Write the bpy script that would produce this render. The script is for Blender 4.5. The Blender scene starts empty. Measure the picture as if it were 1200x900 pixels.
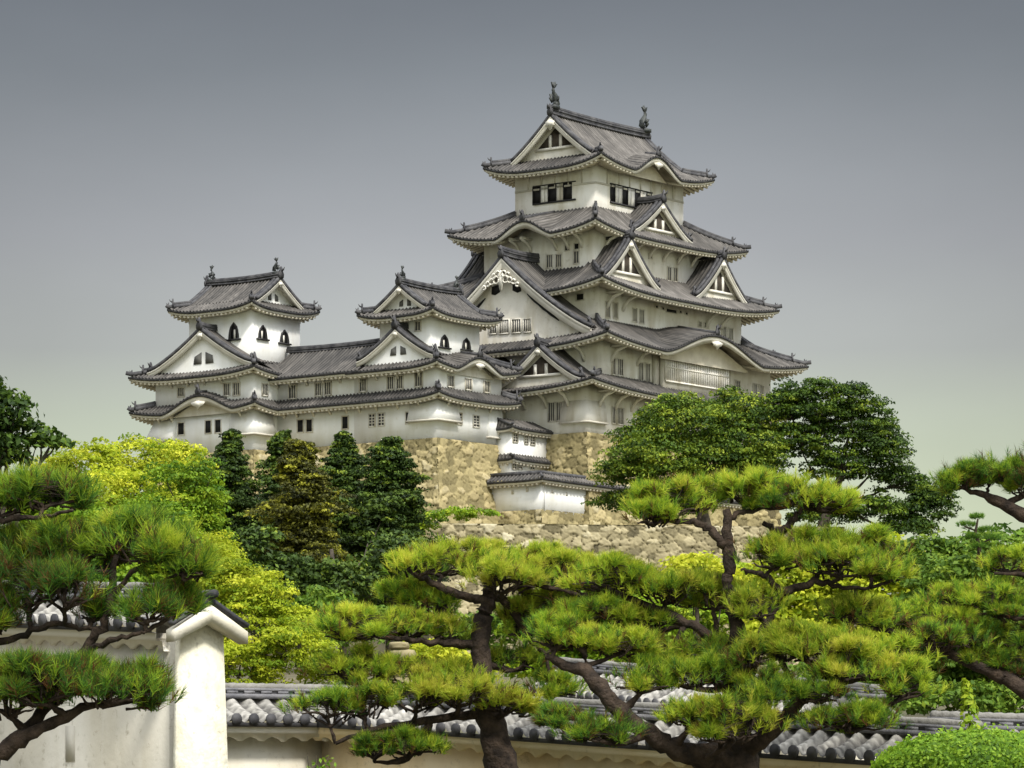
import bpy, math, random
import numpy as np
from mathutils import Vector, Matrix

random.seed(7); RNG = np.random.default_rng(11)
SC = bpy.context.scene; COL = SC.collection

# ------------------------------------------------------------------ camera, sky, sun, exposure
F = 4220.0; HOR = 943.0                      # focal length and horizon row, in pixels of a 1200 px wide picture
cam_d = bpy.data.cameras.new('camera'); cam = bpy.data.objects.new('camera', cam_d); COL.objects.link(cam)
cam.location = (0, 0, 0); cam.rotation_euler = (math.radians(90), 0, 0)
cam_d.sensor_width = 36; cam_d.lens = F / 1200 * 36; cam_d.shift_y = (HOR - 450) / 1200
cam_d.clip_start = 0.5; cam_d.clip_end = 8000
SC.camera = cam

SUN_EL = math.radians(48); SUN_DIR = Vector((0.47, -0.88, 0)).normalized() * math.cos(SUN_EL) + Vector((0, 0, math.sin(SUN_EL)))
SKY_SUNSIDE = 2.25
world = bpy.data.worlds.new('World'); SC.world = world; world.use_nodes = True
nt = world.node_tree; nt.nodes.clear()
def N(t, kind, **kw):
    n = t.nodes.new(kind)
    for k, v in kw.items(): setattr(n, k, v)
    return n
def ramp(t, stops, interp='LINEAR'):
    n = N(t, 'ShaderNodeValToRGB'); e = n.color_ramp.elements; n.color_ramp.interpolation = interp
    while len(e) < len(stops): e.new(0.5)
    for el, (p, c) in zip(e, stops):
        el.position = p; el.color = (c[0], c[1], c[2], 1)
    return n
def lin(*c):
    return tuple((v / 255 / 12.92) if v / 255 <= .04045 else ((v / 255 + .055) / 1.055) ** 2.4 for v in c)
out = N(nt, 'ShaderNodeOutputWorld'); bg = N(nt, 'ShaderNodeBackground'); bg.inputs[1].default_value = 0.1
sky = N(nt, 'ShaderNodeTexSky', sky_type='NISHITA', sun_disc=False)
sky.sun_elevation = SUN_EL; sky.sun_rotation = math.atan2(SUN_DIR.x, SUN_DIR.y); sky.air_density = 1.0; sky.dust_density = 3.0
tc = N(nt, 'ShaderNodeTexCoord'); sep = N(nt, 'ShaderNodeSeparateXYZ'); nt.links.new(tc.outputs['Generated'], sep.inputs[0])
# overcast layer: dark cloud bank above the castle, paler towards the horizon, bright towards the zenith
cl = ramp(nt, [(0.0, lin(208, 214, 180)), (0.08, lin(200, 209, 180)), (0.105, lin(182, 189, 172)), (0.125, lin(161, 164, 161)), (0.155, lin(148, 150, 153)),
               (0.2, lin(126, 131, 136)), (0.226, lin(115, 120, 127)), (0.30, lin(122, 130, 140)), (0.5, (.62, .64, .67)), (1.0, (1.2, 1.22, 1.25))])
nt.links.new(sep.outputs[2], cl.inputs[0])
def wmath(op, a, b=None, c=None):
    n = N(nt, 'ShaderNodeMath', operation=op)
    for i, v in enumerate((a, b, c)):
        if v is None: continue
        if isinstance(v, (int, float)): n.inputs[i].default_value = v
        else: nt.links.new(v, n.inputs[i])
    return n.outputs[0]
ax = wmath('DIVIDE', sep.outputs[0], 0.135); az = wmath('DIVIDE', wmath('SUBTRACT', sep.outputs[2], 0.138), 0.055)
gl = wmath('POWER', 2.718, wmath('MULTIPLY', wmath('ADD', wmath('MULTIPLY', ax, ax), wmath('MULTIPLY', az, az)), -0.7))
noi = N(nt, 'ShaderNodeTexNoise'); noi.inputs['Scale'].default_value = 9; noi.inputs['Detail'].default_value = 4
mp = N(nt, 'ShaderNodeMapping'); mp.inputs['Scale'].default_value = (1, 1, 2.5); nt.links.new(tc.outputs['Generated'], mp.inputs[0]); nt.links.new(mp.outputs[0], noi.inputs['Vector'])
gl = wmath('MULTIPLY', gl, wmath('GREATER_THAN', sep.outputs[1], 0.0))
# the sun behind the cloud brightens the sky on its side (behind the viewer)
dv = N(nt, 'ShaderNodeVectorMath', operation='DOT_PRODUCT'); nt.links.new(tc.outputs['Generated'], dv.inputs[0]); dv.inputs[1].default_value = SUN_DIR
sg = wmath('MULTIPLY', wmath('POWER', wmath('MAXIMUM', wmath('ADD', wmath('MULTIPLY', dv.outputs['Value'], 0.85), 0.15), 0.0), 1.6), SKY_SUNSIDE)
amp = wmath('ADD', sg, wmath('ADD', wmath('MULTIPLY', gl, 0.46), wmath('ADD', wmath('MULTIPLY', noi.outputs[0], 0.22), 0.58)))
cmul = N(nt, 'ShaderNodeVectorMath', operation='SCALE'); nt.links.new(cl.outputs[0], cmul.inputs[0]); nt.links.new(amp, cmul.inputs['Scale'])
csc = N(nt, 'ShaderNodeVectorMath', operation='SCALE'); nt.links.new(cmul.outputs[0], csc.inputs[0]); csc.inputs['Scale'].default_value = 10.0
mx = N(nt, 'ShaderNodeMix', data_type='RGBA'); mx.inputs[0].default_value = 0.96
nt.links.new(sky.outputs[0], mx.inputs[6]); nt.links.new(csc.outputs[0], mx.inputs[7])
nt.links.new(mx.outputs[2], bg.inputs[0]); nt.links.new(bg.outputs[0], out.inputs[0])

sun_d = bpy.data.lights.new('sun', 'SUN'); sun = bpy.data.objects.new('sun', sun_d); COL.objects.link(sun)
sun_d.energy = 2.9; sun_d.angle = math.radians(8); sun_d.color = (1.0, .95, .86)
sun.rotation_euler = SUN_DIR.to_track_quat('Z', 'Y').to_euler()
SC.view_settings.view_transform = 'Standard'; SC.view_settings.look = 'None'; SC.view_settings.gamma = 1
SC.view_settings.use_curve_mapping = False; SC.view_settings.exposure = 0.38
SC.cycles.max_bounces = 6; SC.cycles.diffuse_bounces = 3; SC.cycles.transparent_max_bounces = 4

# ------------------------------------------------------------------ helpers
def at(u, v, Y):
    """the world point seen at (u, v) of the 1200 x 900 photograph, Y metres away"""
    return np.array([(u - 600) / F * Y, Y, (HOR - v) / F * Y])

class MB:
    def __init__(s): s.v = []; s.f = []; s.n = 0; s.t = []
    def add(s, verts, faces, tint=None):
        verts = np.asarray(verts, float).reshape(-1, 3); o = s.n
        s.v.append(verts); s.n += len(verts)
        s.f.append((np.asarray(faces, dtype=np.int64) + o) if isinstance(faces, np.ndarray) else [tuple(i + o for i in f) for f in faces])
        s.t.append(np.full(len(verts), 0.5) if tint is None else np.broadcast_to(np.asarray(tint, float), (len(verts),)))
    def box(s, x0, x1, y0, y1, z0, z1, tint=None):
        s.add([(x0, y0, z0), (x1, y0, z0), (x1, y1, z0), (x0, y1, z0), (x0, y0, z1), (x1, y0, z1), (x1, y1, z1), (x0, y1, z1)],
              [(0, 3, 2, 1), (4, 5, 6, 7), (0, 1, 5, 4), (1, 2, 6, 5), (2, 3, 7, 6), (3, 0, 4, 7)], tint)
    def hexa(s, a, b, tint=None):   # two quads (4 points each), bottom and top
        s.add(list(a) + list(b), [(0, 3, 2, 1), (4, 5, 6, 7), (0, 1, 5, 4), (1, 2, 6, 5), (2, 3, 7, 6), (3, 0, 4, 7)], tint)
    def grid(s, P, tint=None):      # P: (n, m, 3)
        P = np.asarray(P, float); n, m = P.shape[:2]
        i = np.arange(n * m).reshape(n, m)
        s.add(P.reshape(-1, 3), np.stack([i[:-1, :-1], i[1:, :-1], i[1:, 1:], i[:-1, 1:]], -1).reshape(-1, 4), None if tint is None else np.asarray(tint).reshape(-1))
    def tube(s, pts, rad, k=8, up=None, sq=None, cap=True, wob=0.0):
        """round tube along pts; sq=(w,h): rectangular section instead"""
        pts = np.asarray(pts, float); n = len(pts)
        rad = np.broadcast_to(np.asarray(rad, float), (n,))
        T = np.gradient(pts, axis=0); T /= np.linalg.norm(T, axis=1)[:, None] + 1e-9
        rings = []
        for i in range(n):
            t = T[i]; r = np.array([0, 0, 1.]) if abs(t[2]) < .95 else np.array([0, 1., 0])
            if up is not None: r = np.asarray(up, float)
            a = np.cross(t, r); a /= np.linalg.norm(a) + 1e-9; b = np.cross(a, t)
            if sq: ring = [pts[i] + a * sq[0] / 2 * cx * rad[i] + b * sq[1] / 2 * cy * rad[i] for cx, cy in ((-1, -1), (1, -1), (1, 1), (-1, 1))]
            else:
                w = 1 + wob * RNG.uniform(-1, 1, k)
                ring = [pts[i] + (a * math.cos(2 * math.pi * j / k) + b * math.sin(2 * math.pi * j / k)) * rad[i] * w[j] for j in range(k)]
            rings.append(ring)
        k = 4 if sq else k
        P = np.array(rings).reshape(-1, 3); f = []
        for i in range(n - 1):
            for j in range(k):
                f.append((i * k + j, i * k + (j + 1) % k, (i + 1) * k + (j + 1) % k, (i + 1) * k + j))
        if cap: f += [tuple(range(k - 1, -1, -1)), tuple((n - 1) * k + j for j in range(k))]
        s.add(P, f)
    def extrude(s, poly, vec):      # planar polygon (list of 3D points) pushed along vec
        n = len(poly); a = [np.asarray(p, float) for p in poly]; b = [p + np.asarray(vec, float) for p in a]
        s.add(a + b, [tuple(range(n - 1, -1, -1)), tuple(range(n, 2 * n))] + [(i, (i + 1) % n, (i + 1) % n + n, i + n) for i in range(n)])
    def build(s, name, mat, parent=None, off=(0, 0, 0), smooth=False):
        me = bpy.data.meshes.new(name); o = bpy.data.objects.new(name, me); COL.objects.link(o)
        V = (np.concatenate(s.v) if s.v else np.zeros((0, 3))) - np.asarray(off, float)
        loops = []; tot = []
        for f in s.f:
            if isinstance(f, np.ndarray):
                loops.append(f.reshape(-1)); tot.append(np.full(len(f), f.shape[1]))
            else:
                for q in f: loops.append(np.array(q)); tot.append(np.array([len(q)]))
        L = np.concatenate(loops) if loops else np.zeros(0, int); Tt = np.concatenate(tot) if tot else np.zeros(0, int)
        me.vertices.add(len(V)); me.vertices.foreach_set('co', V.astype(np.float32).reshape(-1))
        me.loops.add(len(L)); me.loops.foreach_set('vertex_index', L.astype(np.int32))
        me.polygons.add(len(Tt)); st = np.concatenate([[0], np.cumsum(Tt)[:-1]]) if len(Tt) else Tt
        me.polygons.foreach_set('loop_start', st.astype(np.int32)); me.polygons.foreach_set('loop_total', Tt.astype(np.int32))
        if smooth: me.polygons.foreach_set('use_smooth', np.ones(len(Tt), bool))
        at_ = me.attributes.new('tint', 'FLOAT', 'POINT'); at_.data.foreach_set('value', np.concatenate(s.t).astype(np.float32) if s.t else np.zeros(0, np.float32))
        me.update(calc_edges=True); me.validate()
        me.materials.append(mat)
        if parent is not None: o.parent = parent
        return o

def tag(o, label=None, cat=None, group=None, kind=None):
    for k, v in (('label', label), ('category', cat), ('group', group), ('kind', kind)):
        if v: o[k] = v
    return o
def empty(name, loc, rz=0):
    o = bpy.data.objects.new(name, None); COL.objects.link(o); o.location = loc; o.rotation_euler = (0, 0, rz); o.empty_display_size = .5
    return o

# ------------------------------------------------------------------ materials
MATS = {}
def mat(name, base=(.5, .5, .5), rough=.8, col2=None, nscale=3.0, ndetail=6, bump=0.0, bscale=20.0, tint=None, transl=0.0, streak=None, spec=.3, speck=None):
    """procedural surface: noise between base and col2, optional 'tint' ramp over the per-vertex attribute, optional vertical streaks"""
    m = bpy.data.materials.new(name); m.use_nodes = True; t = m.node_tree; t.nodes.clear()
    o = N(t, 'ShaderNodeOutputMaterial'); p = N(t, 'ShaderNodeBsdfPrincipled')
    p.inputs['Roughness'].default_value = rough; p.inputs['Specular IOR Level'].default_value = spec
    co = N(t, 'ShaderNodeTexCoord'); L = t.links.new
    nz = N(t, 'ShaderNodeTexNoise'); nz.inputs['Scale'].default_value = nscale; nz.inputs['Detail'].default_value = ndetail; L(co.outputs['Object'], nz.inputs['Vector'])
    col2 = col2 or base
    if tint:
        a = N(t, 'ShaderNodeAttribute', attribute_name='tint'); r = ramp(t, tint); L(a.outputs['Fac'], r.inputs[0]); c = r.outputs[0]
        mm = N(t, 'ShaderNodeMix', data_type='RGBA', blend_type='MULTIPLY'); mm.inputs[0].default_value = 1.0
        r2 = ramp(t, [(.3, (.75, .75, .75)), (.7, (1.2, 1.2, 1.2))]); L(nz.outputs[0], r2.inputs[0]); L(c, mm.inputs[6]); L(r2.outputs[0], mm.inputs[7]); c = mm.outputs[2]
    else:
        r = ramp(t, [(.35, base), (.68, col2)]); L(nz.outputs[0], r.inputs[0]); c = r.outputs[0]
    if streak:
        mp = N(t, 'ShaderNodeMapping'); mp.inputs['Scale'].default_value = (.9, .9, .22); L(co.outputs['Object'], mp.inputs[0])
        n2 = N(t, 'ShaderNodeTexNoise'); n2.inputs['Scale'].default_value = 1.0; n2.inputs['Detail'].default_value = 7; L(mp.outputs[0], n2.inputs['Vector'])
        r3 = ramp(t, [(.42, (1, 1, 1)), (.72, streak)]); L(n2.outputs[0], r3.inputs[0])
        m3 = N(t, 'ShaderNodeMix', data_type='RGBA', blend_type='MULTIPLY'); m3.inputs[0].default_value = 1; L(c, m3.inputs[6]); L(r3.outputs[0], m3.inputs[7]); c = m3.outputs[2]
    if speck:      # patches of dark lichen and mould spots
        n3 = N(t, 'ShaderNodeTexNoise'); n3.inputs['Scale'].default_value = speck[0]; n3.inputs['Detail'].default_value = 12; n3.inputs['Roughness'].default_value = .75; L(co.outputs['Object'], n3.inputs['Vector'])
        r4 = ramp(t, [(.56, (1, 1, 1)), (.72, (speck[1], speck[1] * .97, speck[1] * .88))]); L(n3.outputs[0], r4.inputs[0])
        m4 = N(t, 'ShaderNodeMix', data_type='RGBA', blend_type='MULTIPLY'); m4.inputs[0].default_value = 1; L(c, m4.inputs[6]); L(r4.outputs[0], m4.inputs[7]); c = m4.outputs[2]
    L(c, p.inputs['Base Color'])
    if bump:
        bz = N(t, 'ShaderNodeTexNoise'); bz.inputs['Scale'].default_value = bscale; bz.inputs['Detail'].default_value = 5; L(co.outputs['Object'], bz.inputs['Vector'])
        b = N(t, 'ShaderNodeBump'); b.inputs['Strength'].default_value = bump; b.inputs['Distance'].default_value = .05; L(bz.outputs[0], b.inputs['Height']); L(b.outputs[0], p.inputs['Normal'])
    if transl:
        tr = N(t, 'ShaderNodeBsdfTranslucent'); L(c, tr.inputs[0]); ms = N(t, 'ShaderNodeMixShader'); ms.inputs[0].default_value = transl
        L(p.outputs[0], ms.inputs[1]); L(tr.outputs[0], ms.inputs[2]); L(ms.outputs[0], o.inputs[0])
    else: L(p.outputs[0], o.inputs[0])
    MATS[name] = m; return m

M_WALL = mat('white_plaster', (.78, .745, .68), .9, (.84, .82, .77), .35, 8, .15, 6, streak=(.74, .71, .62), speck=(1.3, .72))
M_WHITE = mat('fresh_white_plaster', (.82, .815, .79), .9, (.87, .87, .85), .4, 8, .15, 6, streak=(.90, .89, .85), speck=(1.4, .84))
M_WALL2 = mat('aged_plaster', (.60, .57, .50), .9, (.72, .69, .62), .4, 8, .15, 6, streak=(.76, .72, .62), speck=(1.5, .7))
M_TRIM = mat('cream_plaster', (.62, .59, .51), .9, (.74, .71, .64), .8, 6)
M_SOFF = mat('eave_shade_soffit', (.17, .15, .11), .95, (.34, .30, .23), .9, 8)  # white plaster soffit darkened: the eave shade is put into its colour
M_RAFT = mat('rafter_plaster', (.54, .49, .39), .9, (.68, .63, .52), .9, 6)
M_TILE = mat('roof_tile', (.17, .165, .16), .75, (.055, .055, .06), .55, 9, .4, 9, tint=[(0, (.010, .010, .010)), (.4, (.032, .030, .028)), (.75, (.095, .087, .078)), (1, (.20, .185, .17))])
M_EDGE = mat('eave_tile_ends', (.030, .030, .034), .7, (.075, .073, .075), 2.5, 5)
M_RIDGE = mat('ridge_tile', (.028, .028, .032), .7, (.085, .083, .085), 1.6, 7, .4, 8)
M_WOOD = mat('weathered_wood', (.035, .028, .02), .9, (.075, .06, .045), 2)
M_DARK = mat('dark_opening', (.006, .006, .007), .6, (.012, .011, .010), 1)
M_PANE = mat('grey_shutter', (.085, .083, .078), .85, (.15, .145, .13), .8)
M_BLACK = mat('black_lacquer', (.012, .012, .013), .45, (.022, .02, .02), 2)
M_BRONZE = mat('dark_bronze', (.02, .023, .024), .5, (.05, .055, .05), 3, 5, .3, 10)
M_LINE = mat('relief_and_loophole_shade', (.50, .47, .40), .9, (.58, .55, .47), 1)
M_BARK = mat('pine_bark', (.017, .012, .009), .95, (.062, .043, .03), 7, 10, 1.0, 16)
M_BARK2 = mat('grey_bark', (.035, .028, .022), .95, (.09, .075, .055), 3, 9, .8, 9)
M_GROUND = mat('grassy_ground', (.06, .06, .03), 1, (.13, .11, .07), .12, 10, .5, 2)

# ------------------------------------------------------------------ castle frame
TH = math.radians(52.64); OX, OY = 8.55, 350.0
ER = np.array([math.cos(TH), math.sin(TH)]); EL = np.array([-math.sin(TH), math.cos(TH)]); OO = np.array([OX, OY])
def wx(x, y, z): P = OO + x * ER + y * EL; return (P[0], P[1], z)
def ix(u, v, x):        # point of the castle plane x = const seen at (u, v): (y, z)
    k = (u - 600) / F; A = OO + x * ER; y = (k * A[1] - A[0]) / (EL[0] - k * EL[1]); P = A + y * EL
    return y, (HOR - v) * P[1] / F
def iy(u, v, y):        # point of the castle plane y = const seen at (u, v): (x, z)
    k = (u - 600) / F; A = OO + y * EL; x = (k * A[1] - A[0]) / (ER[0] - k * ER[1]); P = A + x * ER
    return x, (HOR - v) * P[1] / F

class Castle:
    """one building: an Empty at (x, y, z) of the castle frame; parts are built in castle coordinates"""
    def __init__(s, name, label, cat, x, y, z, group=None):
        s.off = (x, y, z); s.e = empty(name, wx(x, y, z), TH); tag(s.e, label, cat, group)
    def put(s, mb, name, m, parent=None, smooth=False):
        if parent is None: return mb.build(name, m, s.e, s.off, smooth)
        return mb.build(name, m, parent, s.off, smooth)

PITCH = 0.42; ROLL = [.16, .05, 0.0, .05]
def P_side(side, E, s, d, z):
    x0, x1, y0, y1 = E
    if side == 'S': return (s, y0 + d, z)
    if side == 'N': return (s, y1 - d, z)
    if side == 'W': return (x0 + d, s, z)
    return (x1 - d, s, z)

def cols(a, b):
    n = max(2, int((b - a) / PITCH * 4)); s = np.linspace(a, b, n + 1)
    return s, np.array([ROLL[i % 4] for i in range(n + 1)])

def tint_rows(n, m):
    """weathering: every roll its own tone, with broad patches"""
    base = np.repeat(RNG.uniform(-.10, .10, (n + 3) // 4 + 1), 4)[:n, None]
    k = np.cumsum(RNG.normal(0, .012, n))[:, None]; k -= np.linspace(k[0], k[-1], n); k = np.clip(k, -.15, .15)
    return np.clip(.50 + base + k + RNG.uniform(-.13, .13, (n, m)), .05, 1)

class Roof:
    def __init__(s, B, name, E, I, z_e, H, cc=.35, lift=.6, sides='SWNE', kara=None, over=2.4, ornaments=True):
        s.B = B; s.E = E; s.I = I; s.ze = z_e; s.H = H; s.cc = cc; s.lift = lift; s.kara = kara or {}
        mb = MB(); ed = MB(); bd = MB(); rf = MB(); sf = MB()
        for sd in sides:
            a, b = s.ends(sd, 0); S, ro = cols(a, b); n = 9; G = np.zeros((len(S), n, 3))
            for i, q in enumerate(S):
                dm = s.dmax(sd, q)
                for j in range(n):
                    d = dm * j / (n - 1); G[i, j] = P_side(sd, E, q, d, s.z(sd, q, d) + ro[i] * (1 if dm > .3 else 0))
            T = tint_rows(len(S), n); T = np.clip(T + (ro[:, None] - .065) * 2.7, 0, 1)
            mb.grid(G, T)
            # eave: dark tile ends, pale board, soffit, rafters
            ks = s.kara.get(sd, [])
            ss = np.unique(np.concatenate([np.linspace(a, b, max(4, int((b - a) / .5)))] + [np.linspace(k[0] - k[1] * 1.05, k[0] + k[1] * 1.05, 41) for k in ks])); ss = ss[(ss >= a) & (ss <= b)]
            r1 = []; r2 = []; r3 = []; r4 = []; r5 = []; D = over
            run = s.run(sd)
            for q in ss:
                z = s.z(sd, q, 0); kk = max([s.bell((q - k[0]) / k[1]) * .9 + .35 * (abs(q - k[0]) < k[1]) for k in ks] + [0]); kk = min(kk, 1)
                dr = .34 + .42 * kk
                r1.append(P_side(sd, E, q, -.02, z + .04)); r2.append(P_side(sd, E, q, -.02, z - .17)); r3.append(P_side(sd, E, q, .10, z - .17))
                r4.append(P_side(sd, E, q, .10, z - dr))
                Dq = min(D, max(.12, s.dhip(sd, q)))
                r5.append(P_side(sd, E, q, Dq, z - .34 + .20 * Dq))
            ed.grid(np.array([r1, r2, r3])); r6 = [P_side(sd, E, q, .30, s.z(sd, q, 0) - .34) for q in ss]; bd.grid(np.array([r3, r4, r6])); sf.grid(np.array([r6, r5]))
            q = a + .3
            while q < b - .2:
                Dq = min(D, s.dhip(sd, q))
                inside = any(abs(q - k[0]) < k[1] * .8 for k in ks)
                if Dq > .35:
                    z = s.z(sd, q, 0); w = .11
                    A = [P_side(sd, E, q - w, .16, z - .56), P_side(sd, E, q + w, .16, z - .56), P_side(sd, E, q + w, Dq, z - .56 + .2 * Dq), P_side(sd, E, q - w, Dq, z - .56 + .2 * Dq)]
                    Bq = [(p[0], p[1], p[2] + .24) for p in A]
                    if not inside: rf.hexa(A, Bq)
                q += .52
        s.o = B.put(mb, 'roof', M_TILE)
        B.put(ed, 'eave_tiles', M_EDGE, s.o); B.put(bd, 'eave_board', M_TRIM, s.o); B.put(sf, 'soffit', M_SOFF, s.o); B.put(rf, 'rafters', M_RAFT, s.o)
        # hip ridges with end tiles
        for sx, sy in ((0, 0), (1, 0), (0, 1), (1, 1)):
            sdx = 'WE'[sx]; sdy = 'SN'[sy]
            if sdx not in sides or sdy not in sides: continue
            c0 = np.array([E[sx], E[2 + sy]]); c1 = np.array([I[sx], I[2 + sy]])
            if abs(c0 - c1).min() < .05: continue
            pts = []
            for t in np.linspace(-.03, 1, 12):
                p = c0 + (c1 - c0) * t; d = s.run(sdy) * max(t, 0); pts.append((p[0], p[1], s.z(sdy, p[0], d) + .20 + (.18 if t < 0 else 0)))
            hb = MB(); hb.tube(np.array(pts) - np.array([0, 0, 0 if ornaments else .12]), 1, sq=(.34, .38) if ornaments else (.2, .16))
            if ornaments:
                u = (c0 - c1) / np.linalg.norm(c0 - c1)
                onigara(hb, pts[1], u, .45); onigara(hb, np.array(pts[3]) + np.array([0, 0, .12]), u, .68)
                hb.tube(np.array(pts[3:]) + np.array([0, 0, .26]), 1, sq=(.26, .28))
            B.put(hb, 'hip_ridge', M_RIDGE, s.o)
    def ends(s, sd, t):
        E, I = s.E, s.I
        if sd in 'SN': return E[0] + (I[0] - E[0]) * t, E[1] + (I[1] - E[1]) * t
        return E[2] + (I[2] - E[2]) * t, E[3] + (I[3] - E[3]) * t
    def run(s, sd): E, I = s.E, s.I; return {'S': I[2] - E[2], 'N': E[3] - I[3], 'W': I[0] - E[0], 'E': E[1] - I[1]}[sd]
    def dhip(s, sd, q):
        a0, b0 = s.ends(sd, 0); a1, b1 = s.ends(sd, 1); t = 9.
        if a1 - a0 > .05: t = min(t, (q - a0) / (a1 - a0))
        if b0 - b1 > .05: t = min(t, (b0 - q) / (b0 - b1))
        return max(0, t) * s.run(sd)
    def dmax(s, sd, q): return min(s.run(sd), s.dhip(sd, q))
    @staticmethod
    def bell(x):
        if abs(x) >= 1: return 0.
        return (.5 + .5 * math.cos(math.pi * x)) ** .85
    def z(s, sd, q, d):
        run = s.run(sd); t = min(1, d / run); a, b = s.ends(sd, t); a0, b0 = s.ends(sd, 0); a1, b1 = s.ends(sd, 1); w = .42 * (b0 - a0)
        L = 0
        if a1 - a0 > .05: L += max(0, 1 - max(0, q - a) / w) ** 2.6
        if b0 - b1 > .05: L += max(0, 1 - max(0, b - q) / w) ** 2.6
        z = s.ze + s.H * (t * (1 - s.cc) + s.cc * t * t) + s.lift * (1 - t) * min(L, 1)
        for k in s.kara.get(sd, []):
            x = (q - k[0]) / k[1]
            if abs(x) < 1:
                zk = s.ze + k[2] * s.bell(x) + k[3] * d * min(1, s.bell(x) * 3)
                h = .25; m = max(z, zk); df = abs(z - zk)
                z = m + (max(h - df, 0) ** 2) / (4 * h) * (1 if d > .05 else 0)
        return z

def onigara(mb, p, u, k=1.0):
    """demon-face end tile with its curled horn, facing along u"""
    p = np.asarray(p, float); u = np.array([u[0], u[1], 0.]); u /= np.linalg.norm(u); w = np.array([-u[1], u[0], 0.]); Z = np.array([0, 0, 1.])
    prof = [(-.30, -.25), (.30, -.25), (.36, .15), (.20, .42), (.10, .78), (0, .95), (-.10, .78), (-.20, .42), (-.36, .15)]
    mb.extrude([p + w * a * k + Z * b * k - u * .05 for a, b in prof], u * .22 * k)
    mb.tube([p + Z * .45 * k + u * .1 * k, p + Z * .6 * k + u * .38 * k, p + Z * .85 * k + u * .55 * k], [.11 * k, .09 * k, .03 * k], 6)

def shachi(B, x, y, z, u, h=2.2, parent=None):
    """dolphin-fish ridge ornament: head on the ridge, body arching up, forked tail"""
    mb = MB(); u = np.array([u[0], u[1], 0.]); w = np.array([-u[1], u[0], 0]); Z = np.array([0, 0, 1.]); p = np.array([x, y, z])
    C = [(.10, .0, .26), (.22, .16, .25), (.20, .34, .22), (.06, .52, .17), (-.02, .68, .12), (.04, .82, .08)]
    mb.tube([p + (u * a + Z * b) * h for a, b, r in C], [r * h * .62 for a, b, r in C], 10)
    tail = [(0, .74), (.10, .80), (.24, .96), (.13, .95), (.10, 1.04), (.02, .95), (-.13, 1.0), (-.07, .84)]
    mb.extrude([p + (u * a + Z * b) * h - w * .04 * h for a, b in tail], w * .08 * h)
    fin = [(-.10, .12), (-.28, .30), (-.20, .34), (-.26, .48), (-.10, .50), (0, .40)]
    mb.extrude([p + (u * (a) + Z * b) * h - w * .03 * h for a, b in fin], w * .06 * h)
    for sg in (-1, 1):
        mb.extrude([p + (u * .1 + Z * .22) * h + w * sg * .12 * h, p + (u * .02 + Z * .42) * h + w * sg * .26 * h, p + (u * .2 + Z * .34) * h + w * sg * .14 * h], u * .04 * h)
    mb.box(x - .32 * h * .62, x + .32 * h * .62, y - .32 * h * .62, y + .32 * h * .62, z - .25, z + .04 * h)
    return B.put(mb, 'fish_ornament', M_BRONZE, parent)

def big_ridge(mb, p0, p1, w=.5, h=.8):
    """stack of ridge tiles between two points, courses stepping in"""
    p0 = np.asarray(p0, float); p1 = np.asarray(p1, float); t = np.linspace(0, 1, 9)[:, None]
    sag = np.zeros((9, 3)); sag[:, 2] = .14 * (2 * t[:, 0] - 1) ** 2
    P = p0 + (p1 - p0) * t + sag; n = 4
    for i in range(n):
        z = h * (i + .5) / n; mb.tube(P + np.array([0, 0, z]), 1, sq=(w * (1 if i % 2 == 0 else .8), h / n * .98))
    mb.tube(P + np.array([0, 0, h + .02]), .15, 8)

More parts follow.
